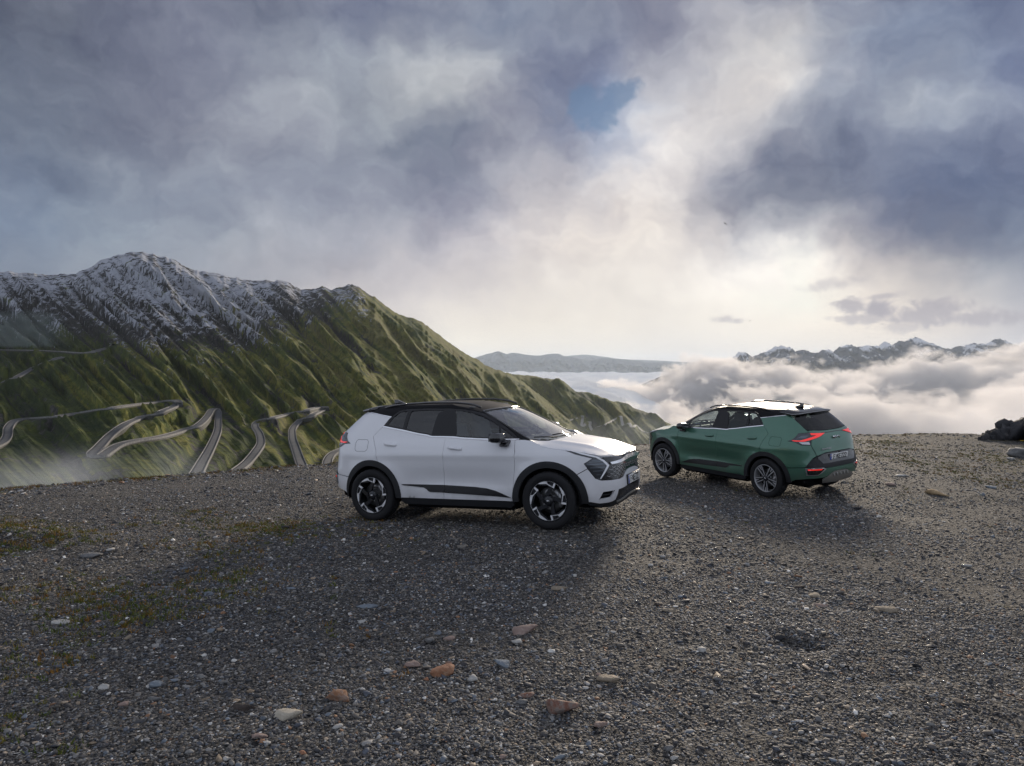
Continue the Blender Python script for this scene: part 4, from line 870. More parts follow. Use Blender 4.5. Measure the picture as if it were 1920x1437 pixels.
def build_car(label, group, body, wheel_kind, loc, rot, privacy, plate_txt, rear_detail):
    root = bpy.data.objects.new('parked_car', None); COL.objects.link(root); root.location = loc; root.rotation_euler = rot
    tag(root, label, 'car', group)
    def part(name, parts, mat, par=root, lab=None):
        o = link(name, mesh_of(name, parts), mat, par)
        if lab: o['label'] = lab
        return o
    both = lambda name, sk, pts, mat, par=root, **k: [part(name, [panel(sk, pts, mirror=m, **k)], mat, par) for m in (False, True)]
    # dark inner shell behind every gap
    arcs = [(p[0], .9, p[2]) for p in arc(AFR, RO - .02, 0, 180, 20)]; arcr = [(p[0], .9, p[2]) for p in arc(ARR, RO - .02, 0, 180, 20)]
    sh = [(2.1,.05,.31)] + [(2.05,.55,.30),(1.88,N_,.31)] + arcs + [(.80,N_,.26),(-.80,N_,.26)] + arcr + [(-1.88,N_,.36),(-2.15,.5,.42),(-2.2,.02,.45),(-2.17,.02,1.22),(-2.0,.5,1.21),(-1.3,N_,1.17),(-.3,N_,1.15),(.9,N_,1.08),(1.3,N_,.99),(1.7,N_,.93),(2.0,.68,.885),(2.17,.3,.86),(2.2,.05,.86)]
    part('inner_shell', [panel(BODY, sh, off=-.032, thick=0, gap=0, step=.07, mirror=m) for m in (False, True)], M_DARK)
    part('underbody', [rbox((0, 0, .27), (1.66, 1.62, .14), .03), rbox((0, 0, .30), (3.9, 1.10, .16), .05), rbox((-1.75, 0, .36), (.55, 1.35, .14), .05), rbox((1.72, 0, .32), (.5, 1.3, .14), .05), rbox((1.5, 0, .62), (1.0, 1.0, .5), .1), rbox((-1.5, 0, .7), (1.1, 1.0, .5), .1)], M_DARK)
    # painted panels
    part('bonnet', [panel(BON, [(p[0] - .004, p[1] * s_) for s_ in (1,) for p in Bonnet.E_[1:-2]] + [(2.145, 0.0)] + [(p[0] - .004, -p[1]) for p in Bonnet.E_[1:-2][::-1]] + [(1.24, -.55), (1.30, -.2), (1.30, .2), (1.24, .55)], dom=True, thick=.03, gap=.004, step=.045)], body)
    part('front_bumper', [panel(BODY, O_FBUMP, holes=[H_INT, MIR(H_INT)], step=.035, thick=.03)], body)
    both('front_fender', BODY, O_FENDER, body)
    fd = both('front_door', BODY, O_FDOOR, body); rd = both('rear_door', BODY, O_RDOOR, body)
    both('rear_quarter', Skin2('body'), O_QUART, body)
    part('rear_bumper', [panel(BODYR, O_RBUMP, step=.035, thick=.03)], body)
    tg = part('tailgate', [panel(BODYR, O_GATE, off=.002, step=.035)], body)
    # black roof with pillars
    half = [(-.03,0,1.598)] + [(x, .5, 1.598) for x in ()]
    s0, s1 = 0.0, SREF['cabin'][1]
    dom = [CAB.s(p) for p in WS_TOP[::-1] + WS_EDGE[::-1] + [(1.0,.80,1.118),(.95,N_,1.130),(.905,N_,1.152)] + [(x, y, z + .004) for x, y, z in DLO_TOP] + CSTRIP[:1] + CSTRIP[1:] + [(-1.69,.60,1.535),(-1.74,.35,1.536)]] + [(s1, 1.537), (s1, 1.60)] + [(s, 1.60) for s in np.linspace(s1, 0, 40)[1:-1]] + [(0, 1.60)]
    dom[0] = (0.0, dom[0][1])
    rv = [panel(CAB, dom, dom=True, gap=0, step=.05, zs=3.0, thick=.01, mirror=m) for m in (False, True)]
    tt = np.r_[T_[::6], math.pi]; X, Y = skin('cabin', tt, np.full_like(tt, 1.60)); ring = np.r_[np.stack([X, Y], 1), np.stack([X, -Y], 1)[::-1][1:-1]]
    xm = .5 * (X.max() + X.min()); rr = np.linspace(0, 1, 9)
    V = [(xm, 0, 1.632)] + [(xm + (a - xm) * r, b * r, 1.60 + .032 * (1 - r ** 1.9)) for r in rr[1:] for a, b in ring]; n = len(ring)
    Fc = [(0, 1 + i, 1 + (i + 1) % n) for i in range(n)] + [(1 + k * n + i, 1 + (k + 1) * n + i, 1 + (k + 1) * n + (i + 1) % n, 1 + k * n + (i + 1) % n) for k in range(7) for i in range(n)]
    roof = part('roof', rv + [(np.array(V), Fc)], M_ROOF)
    for m in (1, -1):
        xs = np.linspace(.28, -1.28, 30); zt = np.interp(xs, [-1.28,-1.15,-.9,-.5,-.1,.1,.2,.28], [1.572,1.598,1.619,1.629,1.620,1.598,1.574,1.542])
        part('roof_rail', [tube([(x, m * (.592 - .012 * abs((x + .5) / .8) ** 2), z) for x, z in zip(xs, zt)], .016, 8, .014)], M_BLACK, roof)
    part('antenna', [prism([(-1.50, 1.60), (-1.28, 1.605), (-1.34, 1.625), (-1.46, 1.672), (-1.50, 1.675)], -.018, .018)], M_BLACK, roof)
    # glass house
    both('window_frame', CAB, BELT + DLO_TOP, M_FRAME, holes=[G_FD, G_FQ, G_RD, G_RQ], gap=.002, thick=.02, step=.045)
    for m in (False, True):
        part('side_window', [panel(CAB, G_FD, off=-.006, thick=0, gap=-.006, mirror=m)], M_GLASS); part('side_window', [panel(CAB, G_FQ, off=-.006, thick=0, gap=-.006, mirror=m)], M_GLASS)
        part('side_window', [panel(CAB, G_RD, off=-.006, thick=0, gap=-.006, mirror=m)], privacy); part('quarter_window', [panel(CAB, G_RQ, off=-.006, thick=0, gap=-.006, mirror=m)], privacy)
        part('belt_trim', [panel(CAB, [(x, y, z - .012) for x, y, z in BELT] + [(x, y, z + .004) for x, y, z in BELT[::-1]], off=.006, thick=.012, gap=0, step=.05, mirror=m)], M_CHROME)
        part('pillar_trim', [panel(CAB, CSTRIP[1:] + [(-1.66,.61,1.536)] + [(-1.66,.612,1.526)] + [(x, y, z - .010) for x, y, z in CSTRIP[:0:-1]], off=.005, thick=.012, gap=0, step=.05, mirror=m)], M_CHROME)
    part('windscreen', [panel(CAB, O_WS, off=-.004, thick=.006, gap=.002, step=.05)], M_WIND)
    ed = [CAB.s(p) for p in O_WS]
    part('windscreen_border', [panel(CAB, O_WS, holes=[[tuple(p) for p in inset(densify(np.array(ed), .06), .026)]] if False else [], off=-.012, thick=0, gap=.002, step=.05)] if False else [tube([skin_pt('cabin', np.array([q[0]]), np.array([q[1]]))[0] for q in densify(np.array(ed), .05)], .012, 5)], M_BLACK)
    part('cowl', [panel(CAB, sym([(1.34,0,1.045),(1.30,.3,1.050),(1.22,.55,1.062),(1.10,.74,1.100),(1.07,.75,1.118),(1.14,.67,1.096),(1.22,.5,1.080),(1.275,.25,1.070),(1.30,0,1.069)]), off=.004, gap=0, thick=.02)], M_SATIN)
    wp = lambda pts: tube([skin_pt('cabin', np.array([CAB.s(p)[0]]), np.array([p[2]]))[0] + np.array([.012, 0, .014]) for p in pts], .009, 6)
    part('wiper', [wp([(1.22,.42,1.095),(1.2,.1,1.125),(1.2,-.15,1.125)])], M_SATIN); part('wiper', [wp([(1.22,-.20,1.095),(1.18,-.45,1.115),(1.1,-.66,1.128)])], M_SATIN)
    part('rear_window', [panel(CABR, O_RGLASS, off=-.002, thick=.01, gap=.002)], M_PRIV if privacy is M_PRIV else M_BACK)
    # spoiler
    top = [(-1.42,.575),(-1.56,.585),(-1.68,.565),(-1.74,.45),(-1.77,.2),(-1.775,0)]; outl = top + [(x, -y) for x, y in top[::-1][1:]]
    zt = lambda x, y: 1.606 - .045 * (max(0, -x - 1.42) / .35) ** 1.4 - .034 * (abs(y) / .6) ** 2.2
    Vt = [(x, y, zt(x, y) + .004) for x, y in outl]; Vb = [(x, y, zt(x, y) - .034) for x, y in outl]; n = len(outl)
    inner = [(x * .97 - .045, y * .6, zt(x * .97 - .045, y * .6) + .010) for x, y in outl]
    part('roof_spoiler', [(np.array(Vt + inner + Vb), [(i, i + 1, n + i + 1, n + i) for i in range(n - 1)] + [tuple(range(n, 2 * n))] + [(i + 1, i, 2 * n + i, 2 * n + i + 1) for i in range(n - 1)] + [tuple(range(3 * n - 1, 2 * n - 1, -1))])], M_BLACK, roof)
    part('spoiler_edge_glint', [tube([(x - .003, y, zt(x, y) - .006) for x, y in outl[1:-1]], .007, 6)], M_SATCHR, roof)  # bright tube laid on the black edge as its painted gloss highlight
    # cladding, arches, sills
    for m in (False, True):
        for wx in (AFR, ARR):
            a0, a1 = (-6, 184) if wx > 0 else (-4, 184)
            ring_ = [(x, .9, z) for x, y, z in arc(wx, RO + .004, a0, a1, 30)] + [(x, .9, z) for x, y, z in arc(wx, RI, a1, a0, 30)]
            o_ = [BODY.s((p[0], None, p[2])) for p in ring_]
            part('wheel_arch', [panel(BODY, o_, dom=True, off=.013, thick=.05, gap=0, step=.03, mirror=m)], M_SATIN)
            v, f = lathe([(RI + .005, .90), (RI + .005, .50), (.05, .50)], 40); v = v * [1, -1 if m else 1, 1] + [wx, 0, .37]; keep = [q for q in f if v[list(q)][:, 2].mean() > .30]
            part('arch_liner', [(v, keep)], M_DARK)
        for (lo, hi, dr) in ((-.842, -.2, rd), (-.196, .832, fd)):
            pts = [p for p in O_CLAD]
            dq = [(x, z) for x, _, z in pts]
            cl = clip_x(dq, lo + .001, hi)
            part('door_cladding', [panel(BODY, [(x, N_, z) for x, z in cl], off=.012, thick=.014, gap=.001, step=.04, mirror=m)], M_FRAME, dr[int(m)])
        part('sill', [panel(BODY, [(-.86,N_,.335),(-.2,N_,.335),(.84,N_,.335),(.86,N_,.29),(.80,N_,.245),(-.80,N_,.245),(-.86,N_,.29)], off=-.01, thick=.03, gap=.001, mirror=m)], M_SATIN)
        # handles
        for (x0, z0, d_) in ((-1.02, 1.082, rd), (.015, 1.032, fd)):
            h = []
            xs = np.linspace(-.105, .105, 15); sx, sy = skin('body', np.full(15, 0.0), np.full(15, z0))
            for xx in xs:
                s_ = s_of('body', z0, x=x0 + xx); p = skin_pt('body', np.array([s_]), np.array([z0 - .02 * (xx + .105) / .21]))[0]; h.append(p + np.array([0, .026 - .026 * abs(xx / .105) ** 4, 0]))
            v, f = tube(h, .010, 8, .017); v = v * [1, -1 if m else 1, 1]; part('door_handle', [(v, f)], body, d_[int(m)])
            cup = [(x0 - .075, N_, z0 + .004), (x0 - .05, N_, z0 + .030), (x0 + .03, N_, z0 + .028), (x0 + .06, N_, z0 + .002), (x0 + .03, N_, z0 - .036), (x0 - .05, N_, z0 - .034)]
            part('handle_recess', [panel(BODY, cup, off=.0015, thick=0, gap=0, step=.02, mirror=m)], M_SHADE[body.name], d_[int(m)])
        # mirror
        mv, mf = rbox((.70, .985, 1.165), (.17, .21, .125), .05, (0, 0, .15), 3); s_ = [1, -1 if m else 1, 1]
        mo = part('door_mirror', [(mv * s_, mf if not m else [q[::-1] for q in mf])], M_BLACK)
        for nm, (v, f), mt in (('mirror_arm', rbox((.76, .885, 1.085), (.13, .13, .045), .02, (-.5, 0, .2)), M_BLACK), ('mirror_indicator', rbox((.785, .985, 1.128), (.012, .19, .012), .003, (0, 0, .15)), M_SATIN), ('mirror_glass', rbox((.618, .975, 1.17), (.008, .16, .10), .003, (0, 0, .15)), M_LENS)):
            part(nm, [(v * s_, f if not m else [q[::-1] for q in f])], mt, mo)
        # lamps
        hl = part('headlight', [panel(BODY, O_HEAD, off=.004, thick=.02, gap=.001, step=.03, mirror=m)], M_LENS)
        part('light_guide', [panel(BODY, O_DRL, off=.010, thick=.01, gap=0, step=.025, mirror=m)], M_DRL, hl)
        for (za, zb, a, b) in ((.852, .862, 1.888, 2.00), (.832, .842, 1.855, 2.03), (.800, .815, 1.83, 2.045), (.760, .772, 1.865, 2.03), (.718, .729, 1.895, 2.005), (.672, .680, 1.93, 1.985)):
            q = [(BODY.s((a, None, za))[0], za), (BODY.s((b, None, za))[0], za), (BODY.s((b - .004, None, zb))[0], zb), (BODY.s((a + .004, None, zb))[0], zb)]
            part('lamp_slat', [panel(BODY, q, dom=True, off=.009, thick=.012, gap=0, step=.03, mirror=m)], M_SLAT, hl)
        tl = part('tail_light', [panel(BODYR, O_TAIL, off=.006, thick=.02, gap=.001, step=.025, mirror=m)], M_LENS)
        part('red_light_guide', [panel(BODYR, O_RED, off=.012, thick=.01, gap=0, step=.02, mirror=m)], M_REDLIT, tl)
        part('reversing_light', [panel(BODYR, O_TWHT, off=.010, thick=.008, gap=0, step=.025, mirror=m)], M_WLENS, tl)
        part('lamp_slat', [panel(BODYR, O_TSLAT, off=.010, thick=.008, gap=0, step=.025, mirror=m)], M_SLAT, tl)
        rl = part('bumper_light', [panel(BODYR, [(-2.056,.725,.619),(-2.20,.52,.620),(-2.235,.437,.618),(-2.241,.389,.590),(-2.193,.556,.488),(-2.072,.71,.488)], off=.010, thick=.02, gap=0, step=.03, mirror=m)], M_SATCHR)
        part('lamp_bowl', [panel(BODYR, [(-2.075,.71,.606),(-2.225,.455,.604),(-2.228,.44,.590),(-2.19,.56,.504),(-2.085,.70,.504)], off=.013, thick=.004, gap=0, step=.03, mirror=m)], M_BLACK, rl)
        part('red_reflector', [panel(BODYR, [(-2.09,.70,.602),(-2.22,.47,.602),(-2.212,.505,.582),(-2.095,.695,.580)], off=.017, thick=.004, gap=0, step=.03, mirror=m)], M_REDLIT, rl)
        part('intake_slat', [panel(BODY, [(2.0,.728,.42),(2.12,.63,.425),(2.115,.635,.412),(1.995,.731,.407)], off=-.012, thick=.01, gap=0, step=.03, mirror=m)], M_SATIN)
    # front centre
    part('grille_surround', [panel(BODY, [(x, y, z - .010 if z > .86 else z) for x, y, z in O_GTRIM], off=-.008, thick=.02, gap=.001, step=.035)], M_BLACK)
    part('bright_blade', [panel(BODY, O_BLADE, off=.016, thick=.02, gap=0, step=.03)], body if False else M_CHROME)
    gr = part('grille', [panel(BODY, O_GRILLE, off=-.010, thick=.012, gap=-.002, step=.035)], M_BLACK)
    gp = np.array([BODY.s(p) for p in O_GRILLE]); bits = []
    gi = inset(densify(gp, .03), .012)
    for r_, zz in enumerate(np.arange(.618, .782, .0265)):
        for ss in np.arange(-.80, .80, .092) + (r_ % 2) * .046:
            tri = np.array([(ss - .036, zz + .009), (ss, zz - .007), (ss + .036, zz + .009), (ss + .030, zz + .013), (ss, zz + .001), (ss - .030, zz + .013)])
            if in_poly(tri, gi).all(): bits.append(panel(BODY, [tuple(t) for t in tri], dom=True, off=.0, thick=.010, gap=0, step=.05))
    part('grille_chips', bits, M_SATCHR, gr)
    part('lower_grille', [panel(BODY, O_LGRILLE, off=-.012, thick=.01, gap=-.002)], M_BLACK)
    part('front_lip', [panel(BODY, O_FLIP, off=.0, thick=.03, gap=.001)], M_SATIN); part('skid_trim', [panel(BODY, O_FSKID, off=.012, thick=.016, gap=0, step=.03)], M_SKID)
    # rear centre
    part('rear_panel', [panel(BODYR, O_RPANEL, off=.004, thick=.02, gap=.001)], M_SATIN)
    part('plate_recess', [panel(BODYR, sym([(-2.2,0,.862),(-2.197,.40,.855),(-2.17,.53,.80),(-2.22,.45,.690),(-2.22,0,.690)]), off=.007, thick=.006, gap=0)], M_BLACK)
    part('rear_skid_plate', [panel(BODYR, sym([(-2.252,0,.532),(-2.251,.18,.524),(-2.245,.27,.486),(-2.232,.37,.434),(-2.2,.45,.40),(-2.15,.40,.33),(-2.15,0,.31)]), off=.006, thick=.02, gap=0)] + [rbox((-2.262, y, .47), (.02, .014, .07), .004, (0, .2, 0)) for y in (-.2, -.1, 0, .1, .2)], M_SKID)
    part('light_bar', [panel(BODYR, sym([(-2.118,0,1.222),(-2.118,.25,1.219),(-2.10,.33,1.224),(-2.118,.25,1.211),(-2.12,0,1.213)]), off=.008, thick=.008, gap=0, step=.03)], M_BLACK, tg)
    def decal(parts, at, face, tilt, mat, par, name):
        """lettering drawn facing -y, turned to face rear (face=-1) or front (face=1)"""
        R_ = Euler((0, 0, math.radians(90 if face > 0 else -90))).to_matrix(); Tl = Euler((0, tilt, 0)).to_matrix()
        out = []
        for v, f in parts:
            w = np.array([(Tl @ (R_ @ Vector(p)))[:] for p in v]) + np.array(at); out.append((w, f))
        return part(name, out, mat, par)
    # emblem, model lettering, plates
    st, w = strokes(['KN'], .046, 0, .012, .006); st = [((v - [.044, 0, .023]) * [2.1, 1, 1], f) for v, f in st]
    decal(st, (-2.190, 0, 1.130), -1, -.10, M_CHROME, tg, 'emblem')
    decal([(v * [.7, 1, .7], f) for v, f in st], (2.135, 0, .889), 1, -.75, M_CHROME, root, 'emblem')
    if rear_detail:
        st, w = strokes('SPORTAGE', .028, .034, .006, .004); decal([(v - [w * .5, 0, .014], f) for v, f in st], (-2.196, .292, .938), -1, -.04, M_CHROME, tg, 'lettering')
        st, w = strokes('GT', .020, .026, .005, .004); decal([(v - [w * .5, 0, .010], f) for v, f in st], (-2.172, -.46, .945), -1, -.04, M_CHROME, tg, 'lettering')
    def plate(at, face, tilt, txt):
        def D(parts, mat, name, par): return decal(parts, at, face, tilt, mat, par, name)
        pl = D([rbox((0, .004, 0), (.522, .008, .112), .003)], M_PLATE, 'number_plate', root)
        D([rbox((-.239, -.001, 0), (.043, .003, .108), .001)], M_BLUE, 'plate_band', pl)
        D([rbox((-.239 + .012 * math.cos(a), -.003, .024 + .012 * math.sin(a)), (.004, .002, .004), 0) for a in np.linspace(0, 2 * math.pi, 12, endpoint=False)], M_YEL, 'band_stars', pl)
        st, w = strokes(txt, .076, .056, .0125, .003); D([(v - [w * .5 - .034, 0, .038], f) for v, f in st], M_INK, 'plate_lettering', pl)
    plate((-2.236, 0, .785), -1, -.07, plate_txt); plate((2.204, 0, .555), 1, 0.0, plate_txt)
    part('plate_holder', [rbox((2.191, 0, .555), (.02, .54, .13), .005)], M_SATIN)
    # fuel flap
    part('fuel_flap', [panel(BODY, [(x, N_, z) for x, z in rounded(-1.645, -1.405, .975, 1.14, .05)], holes=[[(x, N_, z) for x, z in rounded(-1.641, -1.409, .979, 1.136, .047)]], off=.0018, thick=0, gap=0, step=.03, mirror=(wheel_kind == 'saw'))], M_SHADE2[body.name])
    # wheels
    for wx in (AFR, ARR):
        for sd_ in (1, -1):
            we = bpy.data.objects.new('wheel', None); COL.objects.link(we); we.parent = root; we.location = (wx, sd_ * .815, .362)
            we.rotation_euler = (0, math.radians({(1, 1): 11, (1, -1): 7, (-1, 1): 20, (-1, -1): -4}[(int(math.copysign(1, wx)), sd_)]), math.radians(0 if sd_ < 0 else 180))
            # faces -y in its own frame
            for nm, me_, mt in wheel_meshes(wheel_kind):
                wo = link(nm, me_, None, we)
                if isinstance(mt, float): wo.rotation_euler = (0, -mt, 0)
    # cabin
    part('cabin_floor', [rbox((-.2, 0, .52), (2.6, 1.5, .2), .02)], M_TRIMIN)
    part('dashboard', [rbox((.86, 0, .98), (.45, 1.42, .22), .08, (0, .12, 0)), rbox((1.05, 0, 1.02), (.3, 1.36, .06), .02)], M_TRIMIN)
    for (x, y) in ((.02, .37), (.02, -.37), (-.86, .38), (-.86, -.38)):
        st_ = part('seat', [rbox((x + .1, y, .72), (.52, .50, .18), .07, (0, -.12, 0)), rbox((x - .22, y, 1.04), (.15, .48, .58), .065, (0, -.24, 0)), rbox((x - .30, y, 1.385), (.10, .27, .19), .045, (0, -.16, 0)), rbox((x - .28, y, 1.28), (.02, .14, .12), .005)], M_SEAT)
    ring_ = [(.60 + .07 * math.sin(a), .37 + .175 * math.cos(a), 1.06 + .17 * math.sin(a)) for a in np.linspace(0, 2 * math.pi, 25)]
    part('steering_wheel', [tube(ring_, .013, 6), rbox((.60, .37, 1.06), (.05, .14, .07), .02)], M_TRIMIN)
    part('interior_mirror', [rbox((.50, 0, 1.42), (.03, .24, .07), .02)], M_TRIMIN)
    part('headliner', [rbox((-.62, 0, 1.545), (1.55, 1.12, .03), .01)], plain('headliner_cloth', (.20, .20, .20), .9))
    return root
def rounded(x0, x1, z0, z1, r, n=6):
    out = []
    for cx_, cz, a0 in ((x1 - r, z1 - r, 0), (x0 + r, z1 - r, 90), (x0 + r, z0 + r, 180), (x1 - r, z0 + r, 270)):
        out += [(cx_ + r * math.cos(math.radians(a0 + k * 90 / n)), cz + r * math.sin(math.radians(a0 + k * 90 / n))) for k in range(n + 1)]
    return out
def clip_x(poly, lo, hi):
    def half(p, f, cut):
        o = []
        for i in range(len(p)):
            a, b = p[i - 1], p[i]; fa, fb = f(a), f(b)
            if fa != fb: t = (cut - a[0]) / (b[0] - a[0]); o.append((cut, a[1] + t * (b[1] - a[1])))
            if fb: o.append(b)
        return o
    return half(half(poly, lambda q: q[0] >= lo, lo), lambda q: q[0] <= hi, hi)
G_FD = [(-.068,N_,1.186),(.12,N_,1.174),(.418,N_,1.162),(.645,N_,1.156),(.60,N_,1.310),(.492,N_,1.372),(.365,N_,1.432),(.20,N_,1.482),(.03,N_,1.510),(-.075,N_,1.519)]
G_FQ = [(.680,N_,1.156),(.855,N_,1.152),(.80,N_,1.190),(.645,N_,1.286)]
G_RD = [(-.272,N_,1.200),(-.36,N_,1.208),(-.574,N_,1.236),(-.805,N_,1.280),(-.772,N_,1.524),(-.512,N_,1.530),(-.262,N_,1.524)]
G_RQ = [(-.860,N_,1.292),(-1.13,N_,1.338),(-1.045,N_,1.452),(-.965,N_,1.508),(-.895,N_,1.522),(-.825,N_,1.524)]
M_BACK = glass_mat('smoked_rear_glass', (.10, .12, .12))
M_SHADE = {'pearl_white_paint': M_WHITE, 'metallic_green_paint': M_GREEN}
M_SHADE2 = {'pearl_white_paint': M_SATIN, 'metallic_green_paint': M_DARK}
# ------------------------------------------------------------------ wheels (face towards -y)
_WM = {}
def wheel_meshes(kind):
    if kind in _WM: return _WM[kind]
    out = []
    def add(name, parts, mat, smooth=True):
        me = mesh_of(name, parts); me.materials.append(mat)
        if not smooth: me.polygons.foreach_set('use_smooth', np.zeros(len(me.polygons), dtype=bool))
        out.append((name, me, mat))
    add('tyre', [lathe([(.255,.10),(.275,.112),(.315,.118),(.345,.110),(.358,.095),(.362,.06),(.362,-.06),(.358,-.095),(.345,-.108),(.318,-.116),(.290,-.115),(.268,-.106),(.256,-.098),(.246,-.085)], 72)] +
        [rbox((.3615 * math.cos(a), y, .3615 * math.sin(a)), (.010, .038, .022), 0, (0, -a, 0)) for k in range(56) for a in (2 * math.pi * k / 56,) for y in (-.062 + .03 * (k % 2), .045 - .03 * (k % 2))], M_RUB)
    add('rim', [lathe([(.252,-.098),(.256,-.104),(.254,-.109),(.246,-.107),(.241,-.095),(.234,-.05),(.225,.0),(.222,.10)], 72)], M_SATIN if kind == 'saw' else M_GUN)
    add('brake_disc', [lathe([(.06,.0),(.06,-.012),(.165,-.012),(.165,.008)], 40), lathe([(0.001,-.03),(.07,-.03),(.075,-.012)], 24)], M_DISC)
    add('brake_caliper', [rbox((.145, -.02, .02), (.07, .08, .19), .02)], M_DISC)
    add('rim_well', [lathe([(.236,.03),(.01,.03)], 36)], M_DARK)
    def rotp(poly, a): c, s = math.cos(a), math.sin(a); return [(x * c - z * s, x * s + z * c) for x, z in poly]
    pol = lambda r, d: (r * math.cos(math.radians(d)), r * math.sin(math.radians(d)))
    def spoke(name, dark, brt, mats, n, a0):
        me = mesh_of(name, dark + brt); me.materials.append(mats[0]); me.materials.append(mats[1]); nd = sum(len(f) for _, f in dark)
        for i, p in enumerate(me.polygons): p.material_index = int(i >= nd); p.use_smooth = False
        for k in range(n): out.append((name, me, 2 * math.pi * k / n + a0))
    nut = [lathe([(.001,-.092),(.011,-.092),(.011,-.06)], 10)]; nut[0] = (nut[0][0] + [.052, 0, 0], nut[0][1])
    if kind == 'saw':
        # dark arm leaving the hub tangentially, bright saw tooth at its rim end
        spoke('spoke', [prism([(-.062,.035),(-.010,.070),(.030,.200),(.036,.243),(-.014,.243),(-.030,.185)], -.098, -.070), prism([pol(.243, 92), pol(.243, 138), pol(.225, 138), pol(.188, 92)], -.096, -.075)],
              [prism([pol(.245, 80), pol(.245, 85), pol(.186, 86.5), pol(.181, 79), pol(.190, 78.5)], -.108, -.094), prism([pol(.179, 79.5), pol(.187, 84.5), pol(.214, 112), pol(.245, 138), pol(.2465, 132), pol(.2465, 122), pol(.2465, 113), pol(.218, 108.5), pol(.196, 91)][::-1], -.108, -.094),
               prism([pol(.246, 109.2), pol(.246, 111.4), pol(.215, 109), pol(.213, 106)], -.108, -.094)], (M_DRIM, M_SILV), 5, math.radians(62))
        me_ = mesh_of('wheel_nut', nut); me_.materials.append(M_DISC)
        for k in range(5): out.append(('wheel_nut', me_, 2 * math.pi * k / 5 + .6))
        add('rim_edge', [lathe([(.2445,-.104),(.2485,-.1085),(.2485,-.100)], 72)], M_SILV)
    else:
        dk, br = [], []
        for sgn in (1, -1):
            m_ = lambda q: [(x * sgn, z) for x, z in q]
            dk.append(prism(m_([(.004,.045),(.034,.045),(.085,.150),(.118,.2135),(.080,.230),(.050,.160)]), -.090, -.062))
            br.append(prism(m_([(.010,.055),(.026,.060),(.075,.150),(.108,.214),(.088,.224),(.058,.160)]), -.098, -.088))
        dk.append(prism(rotp([(-.030,.244),(.030,.244),(.012,.150),(0,.105),(-.012,.150)], math.pi / 5), -.084, -.060))
        br.append(prism(rotp([(-.020,.243),(.020,.243),(.004,.165),(-.004,.165)], math.pi / 5), -.090, -.082))
        spoke('spoke', dk, br, (M_DRIM, M_GUN), 5, math.radians(18))
        me_ = mesh_of('wheel_nut', nut); me_.materials.append(M_CHROME)
        for k in range(5): out.append(('wheel_nut', me_, 2 * math.pi * k / 5 + math.radians(18)))
        add('rim_edge', [lathe([(.2445,-.104),(.2485,-.1085),(.2485,-.100)], 72)], M_GUN)
    add('hub_cap', [lathe([(.001,-.104),(.040,-.104),(.052,-.098),(.070,-.080),(.075,-.05)], 30)], M_DRIM)
    st, w = strokes(['KN'], .017, 0, .0042, .003); add('hub_emblem', [(v + [-.0165, -.104, -.0085], f) for v, f in st], M_SILV)
    _WM[kind] = out; return out
build_car('pearl white sport utility car with black roof facing right on gravel', 'two parked cars on the mountain lay-by', M_WHITE, 'saw', CARS['white']['loc'], CARS['white']['rot'], M_PRIV, 'FDKE722', False)
build_car('metallic green sport utility car with black roof seen from behind', 'two parked cars on the mountain lay-by', M_GREEN, 'ten', CARS['green']['loc'], CARS['green']['rot'], M_PRIVG, 'FDKE722', True)
# ================================================================== stones one can point at, gravel nobody could count
def stone_mesh(name, seed, sx, sy, sz, sub=2, flat=.5, sharp=.5):
    r = np.random.default_rng(seed); bm = bmesh.new(); bmesh.ops.create_icosphere(bm, subdivisions=sub, radius=1)
    V = np.array([v.co[:] for v in bm.verts]); F = [tuple(v.index for v in f.verts) for f in bm.faces]; bm.free()
    d = V / np.linalg.norm(V, axis=1)[:, None]
    # cut by random planes: an angular shard
    rad = np.ones(len(d)) * 1.3
    for k in range(int(7 + 4 * sharp)):
        n = r.normal(size=3); n[2] *= .8; n /= np.linalg.norm(n); c = d @ n; h = r.uniform(.48, .95)
        rad = np.where(c > .05, np.minimum(rad, h / np.maximum(c, .05)), rad)
    for n, h in (((0, 0, 1), .80), ((0, 0, -1), .75)):
        c = d @ np.array(n); rad = np.where(c > .05, np.minimum(rad, h / np.maximum(c, .05)), rad)
    rad *= 1 + .045 * r.normal(size=len(rad))
    V = d * rad[:, None] * np.array([sx, sy, sz])
    me = np_mesh(name, V, F, False); return me
def rock_mat(name, stops, rough=.85, scale=9.0):
    m, nt, bs = new_mat(name); tc = nn(nt, 'ShaderNodeTexCoord').outputs['Object']
    n = noise(nt, tc, scale, 6, .65, .6); n2 = noise(nt, tc, scale * 6, 4, .6)
    c = ramp(nt, mth(nt, 'ADD', mth(nt, 'MULTIPLY', n, .8), mth(nt, 'MULTIPLY', n2, .2)), stops); nt.links.new(c, bs.inputs['Base Color']); bs.inputs['Roughness'].default_value = rough
    b = nn(nt, 'ShaderNodeBump', ins={'Strength': .7, 'Distance': .02, 'Height': mth(nt, 'ADD', n, mth(nt, 'MULTIPLY', n2, .4))}); nt.links.new(b.outputs[0], bs.inputs['Normal']); return m
